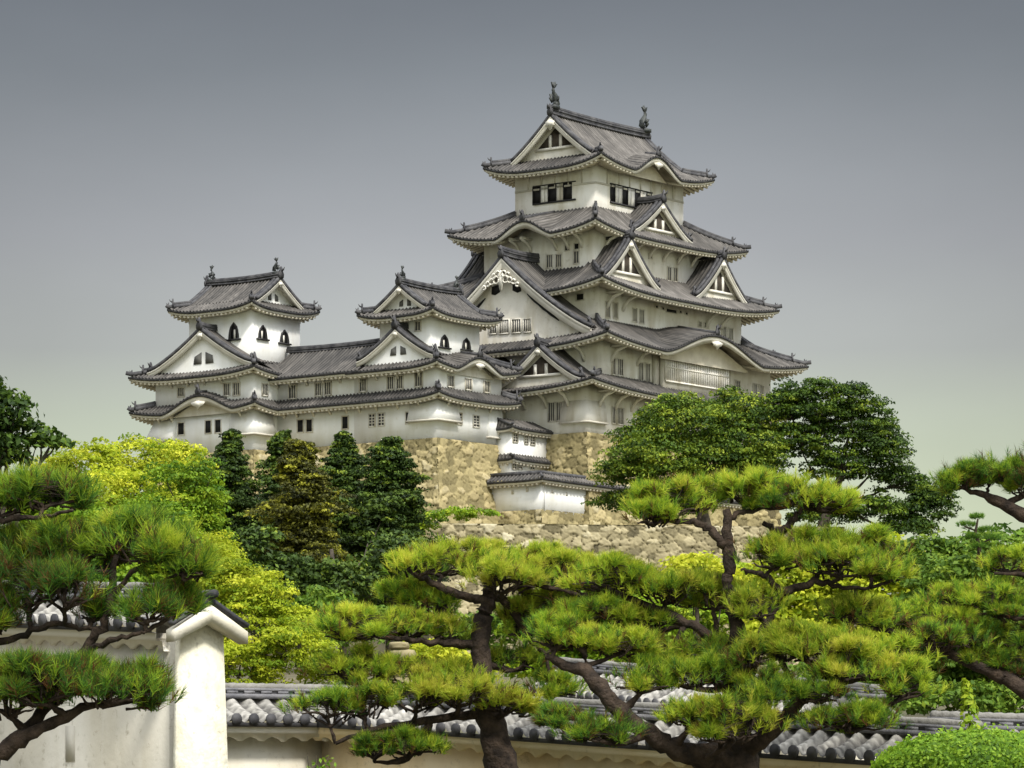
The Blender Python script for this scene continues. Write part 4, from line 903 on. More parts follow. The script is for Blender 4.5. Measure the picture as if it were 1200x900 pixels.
conifer('broad dark conifer at the right edge of the group against tan stone', 255, 458, 520, 700, 56, G_DARK, .45)
broadleaf('dark_shrub', 'deep green bush filling the gap under the dark conifers', 'shrub', 235, 410, [(405, 690, 60, 34, 0), (470, 655, 35, 30, 0), (330, 690, 50, 40, 0), (300, 655, 30, 40, 0), (305, 610, 24, 45, 22), (376, 600, 24, 55, 22), (430, 605, 24, 50, 18)], G_DARK, .36, 1.9, None, .3, .55, .22, crad=.8, nleaf=34)
broadleaf('camphor_tree', 'big round yellow-green tree behind the pillar of the left wall', 'tree', 95, 300, [(300, 745, 55, 45, 0), (345, 770, 45, 40, -1), (265, 690, 40, 42, 1), (240, 650, 32, 32, 2), (310, 700, 35, 30, 0), (280, 790, 50, 40, -1), (350, 735, 22, 22, 0), (230, 700, 30, 40, 1), (385, 790, 30, 25, 0)], G_BRIGHT, .10, 1.25, None, .22, .48, .26, crad=.34, nleaf=80)
broadleaf('camphor_tree', 'dense green spreading tree hiding the right foot of the keep', 'tree', 306, 830, [(800, 505, 62, 42, 0), (860, 490, 48, 36, 2), (770, 545, 60, 36, -2), (840, 545, 60, 40, 0), (735, 560, 38, 22, 0), (725, 590, 30, 14, 2), (880, 540, 40, 45, 0), (780, 585, 50, 20, -2), (750, 520, 30, 26, 0)], G_MAPLE, .29, 1.8, 'trees beside the keep', .5, .58, .24, crad=1.0, nleaf=66)
broadleaf('camphor_tree', 'tall open tree against the sky right of the keep', 'tree', 308, 960, [(955, 475, 52, 34, 0), (1005, 500, 50, 34, 1), (935, 520, 45, 34, 0), (1035, 530, 36, 30, 0), (985, 550, 40, 26, 0), (1055, 565, 34, 22, 1), (1085, 600, 32, 22, 0), (1030, 600, 45, 20, 0), (970, 600, 45, 20, 2), (920, 480, 28, 26, 0), (1060, 620, 40, 18, 0), (1092, 585, 26, 22, 0), (1000, 460, 22, 12, 0)], G_MAPLE, .30, 1.35, 'trees beside the keep', .5, .38, .22, crad=.85, nleaf=64, shell=.4)
# middle-ground shrubs seen between the pines
broadleaf('shrub', 'lemon-yellow bush in front of the grey retaining wall', 'shrub', 120, 815, [(815, 672, 34, 22, 0), (790, 690, 30, 20, 0), (850, 690, 25, 22, 0)], G_BRIGHT, .2, 1.9, 'yellow bushes behind the pines', .15, .75, .18, crad=.42, nleaf=36)
broadleaf('shrub', 'large yellow-green bush behind the arching limb of the right pine', 'shrub', 110, 960, [(930, 690, 55, 40, 0), (990, 690, 60, 38, 0), (1040, 670, 40, 45, 0), (930, 740, 60, 35, 0), (1000, 740, 70, 40, 0), (1060, 720, 30, 50, 0)], G_BRIGHT, .2, 1.9, 'yellow bushes behind the pines', .2, .62, .2, crad=.46, nleaf=36)
broadleaf('shrub', 'yellow-green bush just left of the middle pine trunk', 'shrub', 100, 505, [(505, 775, 40, 25, 0), (545, 790, 30, 25, 0), (470, 795, 30, 15, 0)], G_BRIGHT, .17, 1.9, 'yellow bushes behind the pines', .15, .68, .18, crad=.36, nleaf=36)
broadleaf('shrub', 'mottled green and yellow bush between the two middle pine trunks', 'shrub', 105, 680, [(640, 730, 45, 30, 0), (700, 740, 55, 35, 0), (640, 785, 50, 28, 0), (760, 740, 45, 40, 0), (710, 775, 50, 20, 0)], G_FRESH, .17, 1.9, None, .15, .58, .25, crad=.40, nleaf=36)
broadleaf('broad_shrub', 'wide deep-green bush bank on the right below the open sky', 'shrub', 88, 1140, [(1090, 660, 50, 30, 0), (1150, 655, 55, 28, 0), (1200, 660, 50, 28, 0), (1120, 690, 70, 35, -1), (1190, 700, 60, 40, -1), (1090, 720, 40, 40, -1), (1160, 760, 70, 45, -1), (1090, 790, 50, 40, 0), (1190, 800, 50, 35, 0), (1240, 720, 50, 60, 0), (1110, 828, 60, 26, -2), (1185, 832, 50, 24, -2), (1050, 815, 50, 28, 0), (980, 800, 60, 30, 0), (1130, 790, 60, 40, 0)], G_MID, .15, 1.9, None, .2, .52, .2, crad=.36, nleaf=40)
broadleaf('green_shrub', 'mid-green bushes behind the left pine and its wall', 'shrub', 80, 40, [(20, 600, 60, 40, 0), (70, 640, 60, 45, 0), (20, 690, 60, 50, 0), (150, 680, 60, 35, 0), (90, 700, 60, 35, 0), (200, 655, 40, 30, 0)], G_FRESH, .14, 1.9, None, .2, .42, .2, crad=.32, nleaf=40)
broadleaf('cherry_tree', 'dark leafy branch reaching in from the left edge against the sky', 'tree', 60, -40, [(10, 490, 38, 30, 0), (35, 515, 30, 16, 0), (-20, 520, 40, 50, 0), (8, 540, 22, 14, 0), (60, 520, 16, 10, 0), (-40, 470, 40, 40, 0)], G_MAPLE, .13, 1.2, None, .2, .28, .18, crad=.24, nleaf=26)
# low growth along the walls between the slopes
def bank(name, label, cat, Y, spans, m, leaf, tmean, crad, nleaf=36):
    return broadleaf(name, label, cat, Y, spans[0][0], spans, m, leaf, 1.0, None, .1, tmean, .2, crad=crad, nleaf=nleaf, limbs=False)
bank('bramble', 'grassy green growth at the left foot of the tan stone base', 'shrub', 282, [(530, 605, 32, 8, 0), (560, 603, 25, 6, 0), (500, 615, 15, 14, 0)], G_FRESH, .3, .55, .6)
bank('undergrowth', 'green shrubs on the slope behind the left end of the tiled wall', 'shrub', 150, [(420, 740, 60, 30, 0), (490, 730, 50, 25, 0), (560, 745, 50, 30, 0), (380, 720, 40, 30, 0), (610, 725, 40, 24, 0)], G_MID, .24, .5, .5)
bank('undergrowth', 'green bushes at the foot of the grey retaining wall', 'shrub', 160, [(720, 700, 60, 25, 0), (800, 720, 70, 30, 0), (870, 690, 50, 30, 0), (660, 705, 50, 16, 0), (880, 740, 80, 40, 0)], G_FRESH, .26, .55, .55)
# wooded foot of the hill beyond the bushes, one mass
mb = MB()
for X, Yw, R_ in [(x, 185 + 18 * math.sin(x * .7), 5 + 1.5 * math.sin(x * 1.3)) for x in list(range(26, 100, 7)) + list(range(-95, -36, 7))]:
    gz = float(ground_z(X, Yw)); clumped(mb, (X, Yw, gz + R_ * .75), (R_ * 1.2, R_, R_ * .9), 60, 40, .5, .4, .22, 1.5)
wd = mb.build('woods', G_MID, None); tag(wd, 'leafy woods round the foot of the castle hill', 'woods', None, 'stuff')
# little cloud-pruned pine against the sky on the right
kz = 80 / F; c = at(1146, 640, 80); rt = empty('cloud_pine', tuple(c)); tag(rt, 'tiny cloud-pruned pine standing up from the green bush bank against the sky', 'pine tree')
mb = MB(); mb.tube([at(1146, 660, 80), at(1148, 640, 80), at(1143, 624, 80), at(1146, 608, 80)], [.05, .045, .035, .02], 6); mb.tube([at(1147, 638, 80), at(1160, 632, 80)], .02, 5); mb.tube([at(1144, 622, 80), at(1130, 617, 80)], .02, 5); mb.build('trunk', M_BARK, rt, tuple(c), True)
for (u, v, hw, hh) in ((1145, 607, 8, 3), (1132, 616, 10, 3), (1158, 622, 10, 3), (1140, 630, 7, 3), (1164, 631, 9, 3), (1148, 641, 8, 3)):
    mb = MB(); n = 60; d = rdir(n); d[:, 2] = np.abs(d[:, 2]); q = at(u, v, 80) + d * np.array([hw, hw, hh]) * kz; needles(mb, q, d * .5 + np.array([0, 0, .8]), .09, 14, .01, np.full(n, .3)); mb.build('needle_pad', G_PINE, rt, tuple(c))

# ---- foreground pines
pine('pine_tree', 'pine with two limbs and broad needle pads in front of the left wall', 37, -60,
     [[(-75, 1150, 60), (-60, 980, 46), (-30, 915, 34), (0, 880, 26), (31, 862, 20), (73, 840, 15), (112, 826, 9)]],
     [[(20, 868, 18, .1), (50, 830, 17, .15), (73, 795, 16, .2), (95, 762, 14, .2), (118, 733, 13, .2), (130, 690, 11, .2), (136, 650, 8, .1)], [(95, 764, 9, .2), (125, 752, 8), (157, 745, 6, -.1), (172, 740, 4, -.1)], [(-40, 760, 12, .3), (0, 750, 10, .3), (40, 738, 9, .2), (68, 728, 7, .1), (110, 738, 5, .2)], [(128, 700, 7, .2), (155, 668, 7, .1), (190, 652, 5), (215, 655, 3)], [(-40, 610, 12, .4), (0, 606, 9, .3), (45, 603, 6, .2), (85, 598, 4)]],
     [(60, 805, 70, 24, -.2, 0.32), (130, 812, 62, 22, -.1, 0.30), (10, 815, 45, 30, 0, 0.30), (170, 800, 26, 16, 0, 0.32), (45, 575, 55, 20, .3, 0.40), (-5, 585, 40, 24, .4, 0.35), (85, 640, 60, 26, .4, 0.40), (170, 640, 60, 26, .1, 0.42), (215, 665, 34, 22, 0, 0.40), (30, 680, 50, 32, .2, 0.32), (80, 690, 40, 26, -.2, 0.20), (170, 715, 32, 18, -.1, 0.28), (205, 700, 24, 18, .2, 0.35), (-10, 720, 30, 26, .2, 0.25), (20, 640, 45, 22, .6, 0.40), (105, 715, 24, 14, .3, 0.20)], L=.17, tmean=.45, dens=.62)
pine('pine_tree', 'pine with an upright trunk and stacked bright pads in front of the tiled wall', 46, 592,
     [[(612, 1105, 66), (600, 960, 54), (590, 905, 48), (576, 850, 40), (563, 800, 27), (564, 755, 24), (567, 720, 24), (572, 694, 20), (578, 676, 12)]],
     [[(568, 702, 12), (545, 700, 12), (516, 688, 11), (498, 680, 8), (480, 668, 4)], [(572, 700, 14), (590, 702, 13), (608, 725, 13, .2), (622, 750, 9, .3), (640, 765, 5, .3)], [(562, 757, 14), (540, 754, 12), (500, 753, 8, -.1), (456, 748, 6, -.2), (400, 744, 4, -.2)], [(566, 838, 16), (540, 838, 12, -.1), (480, 849, 10, -.3), (430, 856, 8, -.4), (395, 872, 5, -.4)], [(505, 845, 10, -.2), (496, 870, 10, -.2), (474, 893, 9, -.2), (440, 893, 4, -.2)], [(560, 808, 8), (520, 812, 7, -.2), (450, 806, 5, -.2), (400, 800, 4, -.1)], [(572, 690, 9), (600, 678, 8), (650, 690, 6), (700, 700, 4)]],
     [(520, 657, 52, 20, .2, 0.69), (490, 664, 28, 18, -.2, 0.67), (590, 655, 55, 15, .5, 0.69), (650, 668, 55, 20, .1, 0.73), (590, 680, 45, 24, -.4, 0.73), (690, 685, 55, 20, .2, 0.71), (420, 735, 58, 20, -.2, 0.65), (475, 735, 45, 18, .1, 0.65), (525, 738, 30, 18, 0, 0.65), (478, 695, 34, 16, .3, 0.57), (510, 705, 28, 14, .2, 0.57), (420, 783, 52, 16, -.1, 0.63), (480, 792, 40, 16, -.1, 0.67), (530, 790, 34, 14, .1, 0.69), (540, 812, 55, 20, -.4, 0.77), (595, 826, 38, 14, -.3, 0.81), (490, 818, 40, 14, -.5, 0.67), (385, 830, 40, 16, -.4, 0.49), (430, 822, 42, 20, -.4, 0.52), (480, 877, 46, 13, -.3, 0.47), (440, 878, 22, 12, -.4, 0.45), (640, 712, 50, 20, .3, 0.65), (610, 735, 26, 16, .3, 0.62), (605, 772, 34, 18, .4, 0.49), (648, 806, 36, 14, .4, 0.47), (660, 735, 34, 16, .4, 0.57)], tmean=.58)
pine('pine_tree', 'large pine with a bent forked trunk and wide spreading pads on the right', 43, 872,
     [[(878, 1130, 90), (872, 980, 78), (866, 905, 62), (862, 860, 44), (862, 820, 34), (860, 780, 27), (866, 745, 22), (858, 710, 18), (851, 680, 17), (857, 655, 16), (852, 626, 15), (851, 597, 10)]],
     [[(858, 895, 44), (832, 889, 38, -.2), (800, 884, 32, -.4), (775, 872, 28, -.5), (736, 846, 24, -.6), (706, 812, 22, -.6), (688, 790, 20, -.5), (663, 782, 14, -.4), (640, 771, 8, -.4)], [(692, 790, 10, -.5), (678, 758, 9, -.4), (655, 744, 6, -.4), (645, 735, 4, -.4)],
      [(864, 762, 18), (846, 752, 15, .1), (810, 732, 13, .2), (775, 714, 12, .3), (723, 694, 9, .3), (693, 685, 6, .3)], [(850, 640, 14), (832, 620, 11), (817, 612, 9), (785, 610, 7), (755, 604, 4)], [(852, 606, 9), (870, 601, 8), (897, 595, 6), (930, 592, 4)], [(895, 612, 7, .1), (915, 625, 12, .1), (928, 612, 11, .1), (936, 600, 6, .1), (950, 588, 4)],
      [(868, 810, 26), (890, 750, 14, -.1), (905, 715, 13, -.1), (915, 694, 12, -.1), (940, 688, 11, -.1), (958, 680, 9, -.1), (985, 690, 7), (1020, 688, 4)], [(914, 692, 9, -.1), (897, 675, 8, -.1), (880, 670, 6), (868, 668, 4)], [(868, 880, 30), (900, 862, 22, -.3), (931, 822, 17, -.4), (962, 805, 13, -.4), (1009, 793, 9, -.3), (1040, 800, 5, -.3)], [(932, 820, 12, -.4), (922, 795, 11, -.4), (912, 775, 8, -.4), (908, 760, 5, -.3)], [(880, 850, 15), (940, 838, 10, -.3), (990, 838, 7, -.5), (1020, 845, 4, -.5)], [(845, 752, 10, .3), (835, 700, 5, .3)], [(955, 682, 7, -.1), (960, 660, 5), (965, 645, 3)]],
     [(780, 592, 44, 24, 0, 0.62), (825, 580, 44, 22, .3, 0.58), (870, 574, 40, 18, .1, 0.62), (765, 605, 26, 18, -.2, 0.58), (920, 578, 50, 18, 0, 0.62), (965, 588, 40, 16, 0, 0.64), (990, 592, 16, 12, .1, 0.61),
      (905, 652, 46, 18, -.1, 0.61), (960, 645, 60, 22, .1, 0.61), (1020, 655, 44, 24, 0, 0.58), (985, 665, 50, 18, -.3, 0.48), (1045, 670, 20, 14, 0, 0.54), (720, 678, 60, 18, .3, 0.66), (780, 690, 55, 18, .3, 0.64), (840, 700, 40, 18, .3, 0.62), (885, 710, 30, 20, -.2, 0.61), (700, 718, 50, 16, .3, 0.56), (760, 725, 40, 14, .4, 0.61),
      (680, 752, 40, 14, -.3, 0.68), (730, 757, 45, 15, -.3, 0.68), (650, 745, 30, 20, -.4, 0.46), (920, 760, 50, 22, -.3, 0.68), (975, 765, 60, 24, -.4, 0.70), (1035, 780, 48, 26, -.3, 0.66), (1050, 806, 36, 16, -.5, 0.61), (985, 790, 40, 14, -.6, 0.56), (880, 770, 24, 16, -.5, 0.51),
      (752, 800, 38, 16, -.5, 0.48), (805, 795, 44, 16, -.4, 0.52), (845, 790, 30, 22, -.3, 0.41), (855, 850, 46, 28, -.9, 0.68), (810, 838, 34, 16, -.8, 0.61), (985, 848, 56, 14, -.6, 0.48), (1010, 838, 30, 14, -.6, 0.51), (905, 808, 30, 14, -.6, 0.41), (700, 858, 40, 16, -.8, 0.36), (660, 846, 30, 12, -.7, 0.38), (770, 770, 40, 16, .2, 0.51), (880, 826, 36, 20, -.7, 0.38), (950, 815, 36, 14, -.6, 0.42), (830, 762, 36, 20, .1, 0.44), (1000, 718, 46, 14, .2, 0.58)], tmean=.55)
pine('pine_tree', 'pine reaching in from the right edge with layered pads before the green bank', 50, 1290,
     [[(1300, 1090, 70), (1280, 920, 56), (1240, 840, 34), (1195, 805, 22), (1157, 786, 15), (1113, 765, 12), (1070, 745, 9), (1018, 735, 5)]],
     [[(1250, 860, 24), (1262, 760, 20), (1240, 720, 12), (1190, 722, 7), (1150, 720, 4)], [(1262, 760, 14), (1250, 690, 10), (1200, 672, 7), (1165, 672, 4)]],
     [(1020, 722, 44, 16, 0, .55), (1075, 728, 50, 20, 0, .52), (1125, 740, 46, 20, .1, .5), (1100, 752, 50, 16, -.3, .45), (1165, 700, 45, 16, 0, .52), (1120, 700, 40, 14, .2, .5), (1190, 715, 30, 18, -.1, .42), (1185, 660, 30, 14, .1, .56), (1150, 770, 40, 18, .2, .45), (1190, 780, 36, 22, .1, .4), (1185, 745, 34, 18, .1, .45)], tmean=.5, group='pines on the right edge')
pine('pine_tree', 'high pine branch with a flat dark pad against the sky at the right edge', 56, 1330,
     [[(1360, 1070, 60), (1340, 850, 50), (1300, 700, 36), (1240, 630, 26), (1200, 604, 20), (1165, 585, 13), (1140, 575, 8), (1112, 570, 4)]],
     [[(1180, 592, 11), (1200, 580, 9), (1225, 570, 6)], [(1155, 580, 6), (1160, 565, 5), (1170, 555, 3)]],
     [(1135, 560, 34, 16, 0, .36), (1175, 553, 44, 18, .1, .38), (1120, 568, 20, 10, -.1, .36), (1205, 565, 30, 22, 0, .36), (1230, 550, 34, 24, 0, .36)], L=.15, dens=1.5, tmean=.36, group='pines on the right edge')

# ------------------------------------------------------------------ FOREGROUND WALLS
M_FWALL = mat('ochre_plaster', (.80, .67, .43), .9, (.86, .76, .55), .9, 8, .2, 8, streak=(.80, .73, .58), speck=(6, .6))
M_FWALL2 = mat('pale_plaster', (.62, .59, .50), .9, (.72, .69, .60), .8, 8, .2, 8, streak=(.80, .75, .62), speck=(7, .6))
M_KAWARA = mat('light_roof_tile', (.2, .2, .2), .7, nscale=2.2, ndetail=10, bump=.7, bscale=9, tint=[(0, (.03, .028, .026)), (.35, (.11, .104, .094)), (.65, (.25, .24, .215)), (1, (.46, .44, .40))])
M_FWALL3 = mat('shaded_weathered_plaster', (.44, .42, .36), .9, (.54, .52, .46), .6, 9, .2, 8, streak=(.70, .66, .56), speck=(7, .55))  # tree shade on the left wall put into the base tone; streaks, specks are wear
M_LICHEN = mat('lichened_plaster', (.76, .73, .60), .9, (.60, .56, .42), 3, 12, .4, 14, speck=(9, .45))
def wall_run(root, off, A, B, ze0, ze1, half, rise, zg, mwall, pitch=.30, wth=.45, scallop=True, ridge=True, back=True, below=True):
    """tile-roofed plaster wall from plan point A to B; eave heights ze0, ze1 at the ends; visible side to the right-hand normal"""
    A = np.asarray(A, float); B = np.asarray(B, float); Lh = np.linalg.norm(B - A); d = (B - A) / Lh; n = np.array([d[1], -d[0]])
    if n[1] > 0: n = -n
    W_ = lambda s, q, z: (A[0] + d[0] * s + n[0] * q, A[1] + d[1] * s + n[1] * q, z + ze0 + (ze1 - ze0) * s / Lh)
    nc = int(Lh / pitch); sm = MB(); k = 8
    S = np.linspace(0, nc * pitch, nc * k + 1); prof = np.array([0.0, .012, .055, .085, .095, .085, .055, .012])
    for sg in ((1, -1) if back else (1,)):
        G = []; T = []
        rollt = RNG.uniform(-.14, .14, nc + 1)
        for i, s in enumerate(S):
            h = prof[i % k]; row = []; tr = []
            for j in range(19):
                f = j / 18; q = sg * half * f; st = .018 * ((f * 6) % 1.0)      # courses overlap in small steps
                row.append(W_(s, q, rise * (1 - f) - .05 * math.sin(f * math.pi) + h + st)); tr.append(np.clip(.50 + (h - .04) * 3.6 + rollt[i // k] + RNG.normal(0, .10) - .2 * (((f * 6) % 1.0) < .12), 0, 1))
            G.append(row); T.append(tr)
        sm.grid(np.array(G), np.array(T))
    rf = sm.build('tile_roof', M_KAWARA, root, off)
    ends = MB()
    for i in range(nc):
        s = (i + .5) * pitch; c = np.array(W_(s, half + .005, .045)); th = np.linspace(0, 2 * math.pi, 11)[:-1]; u = np.array([d[0], d[1], 0]); Z = np.array([0, 0, 1.])
        ends.extrude([c + (u * math.cos(t) + Z * math.sin(t)) * .085 for t in th], (n[0] * .03, n[1] * .03, 0))
    ends.grid(np.array([[W_(s, half, .0) for s in S], [W_(s, half, -.06) for s in S], [W_(s, half - .10, -.06) for s in S]]))
    ends.build('eave_tile_ends', M_EDGE, rf, (0, 0, 0)) if False else ends.build('eave_tile_ends', M_EDGE, root, off)
    ev = MB(); SS = np.linspace(0, Lh, int(Lh / .03))
    sc = [(-.20 - .05 * (abs(math.sin(math.pi * s / .36)) ** .6) if scallop else -.22) for s in SS]; sc = [(-.27 + .075 * abs(math.sin(math.pi * s / .38)) ** .7) if scallop else -.22 for s in SS]
    ev.grid(np.array([[W_(s, half - .06, -.05) for s in SS], [W_(s, half - .06, -.15) for s in SS], [W_(s, half - .14, -.15) for s in SS], [W_(s, half - .16, z) for s, z in zip(SS, sc)], [W_(s, half - .26, z) for s, z in zip(SS, sc)], [W_(s, wth / 2 + .01, -.12) for s in SS]]))
    ev.build('plastered_eave', MATS['cream_plaster'] if mwall is not M_FWALL else M_FWALL, root, off)
    if below:
        wl = MB(); wl.hexa([W_(0, wth / 2, zg - ze0), W_(Lh, wth / 2, zg - ze1), W_(Lh, -wth / 2, zg - ze1), W_(0, -wth / 2, zg - ze0)], [W_(0, wth / 2, -.06), W_(Lh, wth / 2, -.06), W_(Lh, -wth / 2, -.06), W_(0, -wth / 2, -.06)]); wl.build('wall_body', mwall, root, off)
    if ridge:
        rm = MB(); ln = np.linspace(0, Lh, 12)
        for zz, hh, ww in ((.02, .07, .30), (.075, .04, .22), (.115, .04, .27)):
            rm.tube([W_(s, 0, rise + zz) for s in ln], 1, sq=(ww, hh))
        for i in range(int(Lh / .30)):
            s = (i + .5) * .30; rm.add(*boxpts(lambda p, q, z: W_(p, q, z), s - .09, s + .09, .12, .150, rise + .055, rise + .095))
        rm.build('ridge', M_KAWARA if False else MATS['ridge_grey'], root, off)
        cp = MB(); cp.tube([W_(s, 0, rise + .15) for s in np.linspace(0, Lh, 40)], .06 * (1 + .10 * np.sin(np.arange(40) * 2.1)), 8); cp.build('ridge_cap', M_KAWARA, root, off)
    return rf
mat('ridge_grey', (.09, .09, .10), .7, (.20, .195, .20), 3, 8, .4, 12)
a0 = at(262, 847, 50.0); t_ = 1.75; A0 = a0[:2] + np.array([-.35, .35]); A1 = A0 + np.array([.75, .66]) * 2.25
Wa = empty('tiled_wall', (A0[0], A0[1], -1.7)); tag(Wa, 'short pale wall length with tiled coping joining the left pillar', 'wall', 'tile-topped walls')
wall_run(Wa, tuple(Wa.location), A0, A1, (HOR - 847) * 50.2 / F, (HOR - 848) * 51.6 / F, .62, .36, -1.8, M_FWALL2)
B0 = A1 + np.array([-.05, -.02]); B1 = B0 + np.array([.68, -.733]) * 12.2
Wb = empty('tiled_wall', (B0[0], B0[1], -1.7)); tag(Wb, 'long ochre wall with grey tiled coping running behind the pine trunks', 'wall', 'tile-topped walls')
wall_run(Wb, tuple(Wb.location), B0, B1, 1.19, .46, .62, .33, -1.8, M_FWALL, pitch=.31)
C0 = at(655, 812, 66)[:2]; C1 = at(1030, 812, 58)[:2]
Wc = empty('tiled_wall', (C0[0], C0[1], -1.7)); tag(Wc, 'further tiled wall top glimpsed through the big right pine', 'wall', 'tile-topped walls')
wall_run(Wc, tuple(Wc.location), C0, C1, (HOR - 812) * 66 / F, (HOR - 850) * 58 / F, .8, .45, -1.8, M_FWALL2, pitch=.26)
D0 = at(1092, 852, 44)[:2]; D1 = at(1260, 860, 43)[:2]
Wd = empty('tiled_wall', (D0[0], D0[1], -1.7)); tag(Wd, 'low tiled wall top between the sapling and the right picture edge', 'wall', 'tile-topped walls')
wall_run(Wd, tuple(Wd.location), D0, D1, .74, .66, .6, .2, -1.8, M_FWALL2, pitch=.33)
# left wall with its gabled end pillar
Lf = empty('gabled_wall', tuple(at(234, 900, 42.0)[:2]) + (-1.7,)); tag(Lf, 'tall white wall with a gabled pillar end on the left', 'wall'); off = tuple(Lf.location)
P0 = at(210, 735, 42.0)[:2]; dl = np.array([-.60, .80]); ne = np.array([.80, .60])          # long face recedes to the left, end face to the right
th = .62; ctr = P0 + ne * th / 2
L0 = ctr; L1 = ctr + dl * 7.0
wall_run(Lf, off, L0 + dl * .30, L1, 2.07, 2.46, .50, .33, -1.8, M_FWALL3, pitch=.30, wth=th - .10, below=True, scallop=True)
ez = lambda v: (HOR - v) * 42.0 / F
pm = MB()
def Q(p, q, z): return (P0[0] + ne[0] * p - dl[0] * q, P0[1] + ne[1] * p - dl[1] * q, z)   # p across the end face, q outwards (towards the right)
pm.hexa([Q(-.08, .10, -1.8), Q(th + .08, .10, -1.8), Q(th + .08, -.10, -1.8), Q(-.08, -.10, -1.8)], [Q(.02, .0, ez(724)), Q(th - .02, .0, ez(724)), Q(th - .02, -.10, ez(724)), Q(.02, -.10, ez(724))]); pm.build('pillar', M_LICHEN, Lf, off)
gm = MB(); w_ = .50; c_ = th / 2; zr = ez(699); zl = ez(729)
gm.extrude([Q(c_ - w_, .22, zl - .10), Q(c_, .22, zr - .10), Q(c_ + w_, .22, zl - .10), Q(c_ + w_, .22, zl - .24), Q(c_, .22, zr - .30), Q(c_ - w_, .22, zl - .24)], np.array(Q(0, -.20, 0)) - np.array(Q(0, 0, 0))); gm.build('gable_board', M_FWALL2, Lf, off)
vt = MB()
for sg in (-1, 1):
    vt.tube([Q(c_ + sg * w_ * 1.04 * f, .16, zr + (zl - zr) * f - .03) for f in np.linspace(0, 1, 6)], 1, sq=(.10, .05))
    vt.tube([Q(c_ + sg * w_ * 1.04 * f, .02, zr + (zl - zr) * f + .04) for f in np.linspace(0, 1, 6)], .032, 8)
vt.tube([Q(c_, .3, zr + .03), Q(c_, -1.0, zr + .04)], .05, 8); vt.build('verge_tiles', MATS['ridge_tile'], Lf, off)
lo = MB(); y_ = 1.55; lo.extrude([Q(.04, -2.50, ez(890)), Q(.04, -2.72, ez(890)), Q(.04, -2.72, ez(846)), Q(.04, -2.50, ez(846))], np.array(Q(.06, 0, 0)) - np.array(Q(0, 0, 0))); lo.build('loophole', M_LINE, Lf, off)  # flat panel, its beige stands in for the shade inside an uncut hole

for w_o in (Wa, Wb, Wc, Wd, Lf, Rw, Lw.e): w_o['kind'] = 'thing'
# clipped hedge, sapling, weed, stone
k = 36 / F; hc = at(1130, 905, 36); Hd = empty('clipped_hedge', (hc[0], hc[1], -1.75)); tag(Hd, 'smoothly clipped bright green hedge dome in the bottom right corner', 'hedge'); mb = MB(); n = 26000
d = rdir(n); d[:, 2] = np.abs(d[:, 2]); r = np.array([118 * k, 1.3, 46 * k]); ctr = np.array([hc[0] + .15, hc[1], hc[2]])
P = ctr + d * r * (1 + .05 * np.sin(d[:, :1] * 21) * np.cos(d[:, 1:2] * 17) + RNG.normal(0, .018, (n, 1))); leaves(mb, P, d + rdir(n) * .7, .055 * RNG.uniform(.7, 1.3, n), np.clip(RNG.normal(.5, .2, n) + .15 * np.sin(P[:, 0] * 3.1) * np.sin(P[:, 2] * 9), 0, 1)); 
n = 500; d = rdir(n); d[:, 2] = np.abs(d[:, 2]); q = ctr + d * r * RNG.uniform(1.0, 1.09, n)[:, None]
for _ in range(5): leaves(mb, q + RNG.normal(0, .03, q.shape), d + rdir(n), .05, np.clip(RNG.normal(.75, .15, n), 0, 1))
sdm = MB(); sdm.grid(np.array([[ctr + np.array([math.cos(a) * math.sqrt(1 - e * e), math.sin(a) * math.sqrt(1 - e * e), e]) * r * .95 for a in np.linspace(0, 2 * math.pi, 25)] for e in np.linspace(0, 1, 9)]))
sdm.grid(np.array([[ctr + np.array([math.cos(a), math.sin(a), 0]) * r * .95 + np.array([0, 0, e]) for a in np.linspace(0, 2 * math.pi, 25)] for e in (0, -1.75 - hc[2])])); sdm.build('twiggy_core', M_BARK2, Hd, tuple(Hd.location)); mb.build('leaves', G_HEDGE, Hd, tuple(Hd.location))
s0 = at(1137, 862, 36.6); Sp = empty('sapling', tuple(s0)); tag(Sp, 'thin bright green sapling rising above the clipped hedge', 'sapling'); mb = MB(); tb = MB()
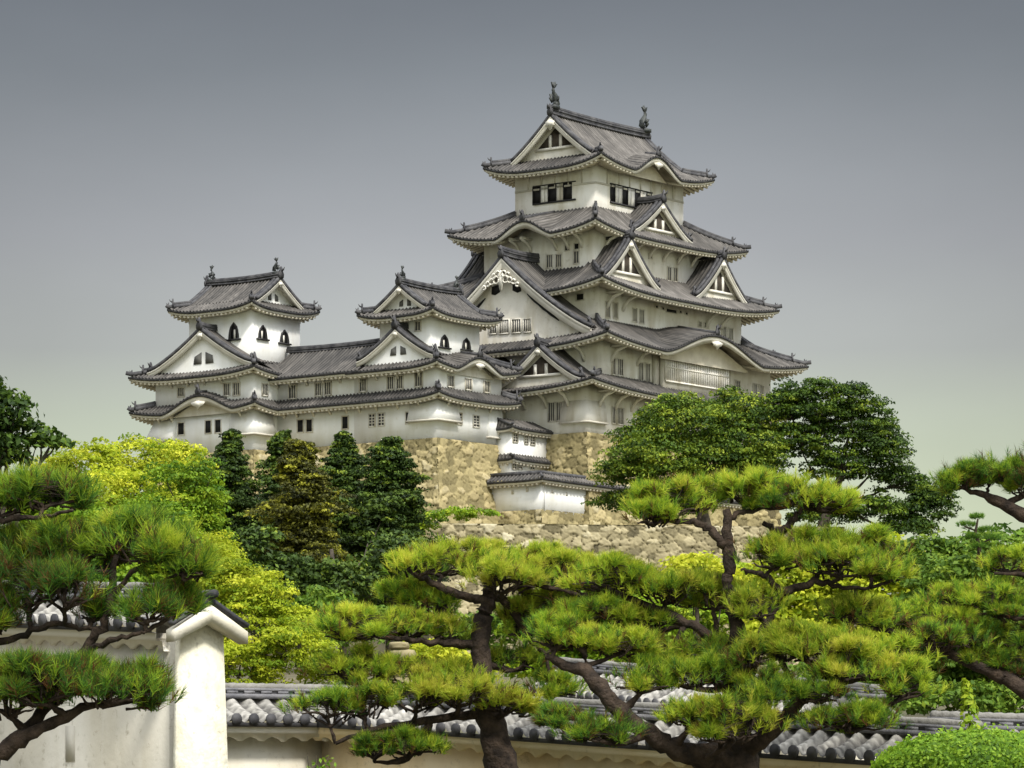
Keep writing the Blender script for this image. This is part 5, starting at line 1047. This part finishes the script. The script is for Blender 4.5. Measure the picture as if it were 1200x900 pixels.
stem = np.array([at(1138, 870, 36.6), at(1136, 840, 36.6), at(1134, 815, 36.6), at(1131, 796, 36.6)]); tb.tube(stem, [.014, .012, .008, .004], 5); tb.build('stem', M_BARK2, Sp, tuple(s0))
n = 150; f = RNG.uniform(0, 1, n); c = np.stack([np.interp(f * 3, range(4), stem[:, j]) for j in range(3)], 1); dd = rdir(n); c += dd * (.13 * (1 - f * .75))[:, None] * np.array([1, 1, .4]); leaves(mb, c, dd + np.array([0, 0, .6]), .085, np.clip(RNG.normal(.75, .15, n), 0, 1), .6); mb.build('leaves', G_FRESH, Sp, tuple(s0))
s0 = at(375, 905, 44); Wp = empty('weed', tuple(s0)); tag(Wp, 'small leafy weed tip at the bottom edge before the pale wall', 'plant'); mb = MB(); tb = MB()
for du in (-10, -2, 8): tb.tube([at(375, 990, 44), at(372 + du, 900, 44), at(374 + du * 1.4, 886, 44)], [.01, .007, .003], 5)
tb.build('stem', M_BARK2, Wp, tuple(s0)); n = 50; c = np.stack([at(375 + RNG.normal(0, 9), RNG.uniform(885, 915), 44) for _ in range(n)]); leaves(mb, c, rdir(n) + np.array([0, 0, .8]), .08, np.clip(RNG.normal(.7, .2, n), 0, 1), .5); mb.build('leaves', G_HEDGE, Wp, tuple(s0))
sc = at(472, 768, 92); St = MB(); kk = 92 / F
for (u, v, hw, hh, dz) in ((472, 770, 16, 10, 0), (468, 757, 12, 5, .3)):
    c = at(u, v, 92); P = []
    for e in np.linspace(-1, 1, 9): P.append([c + np.array([math.copysign(abs(math.cos(a)) ** .5, math.cos(a)) * hw * kk, math.copysign(abs(math.sin(a)) ** .5, math.sin(a)) * .5, 0]) * (1 - abs(e) ** 6) ** .4 * RNG.uniform(.93, 1.04) + np.array([0, 0, e * hh * kk]) for a in np.linspace(0, 2 * math.pi, 17)])
    St.grid(np.array(P))
c = at(472, 785, 92); St.box(c[0] - .3, c[0] + .3, 91.8, 92.3, float(ground_z(c[0], 92)) - .2, c[2] + .2)
tag(St.build('standing_stone', MATS['grey_masonry']), 'pale squared stone post among yellow bushes left of the pine trunk', 'stone')
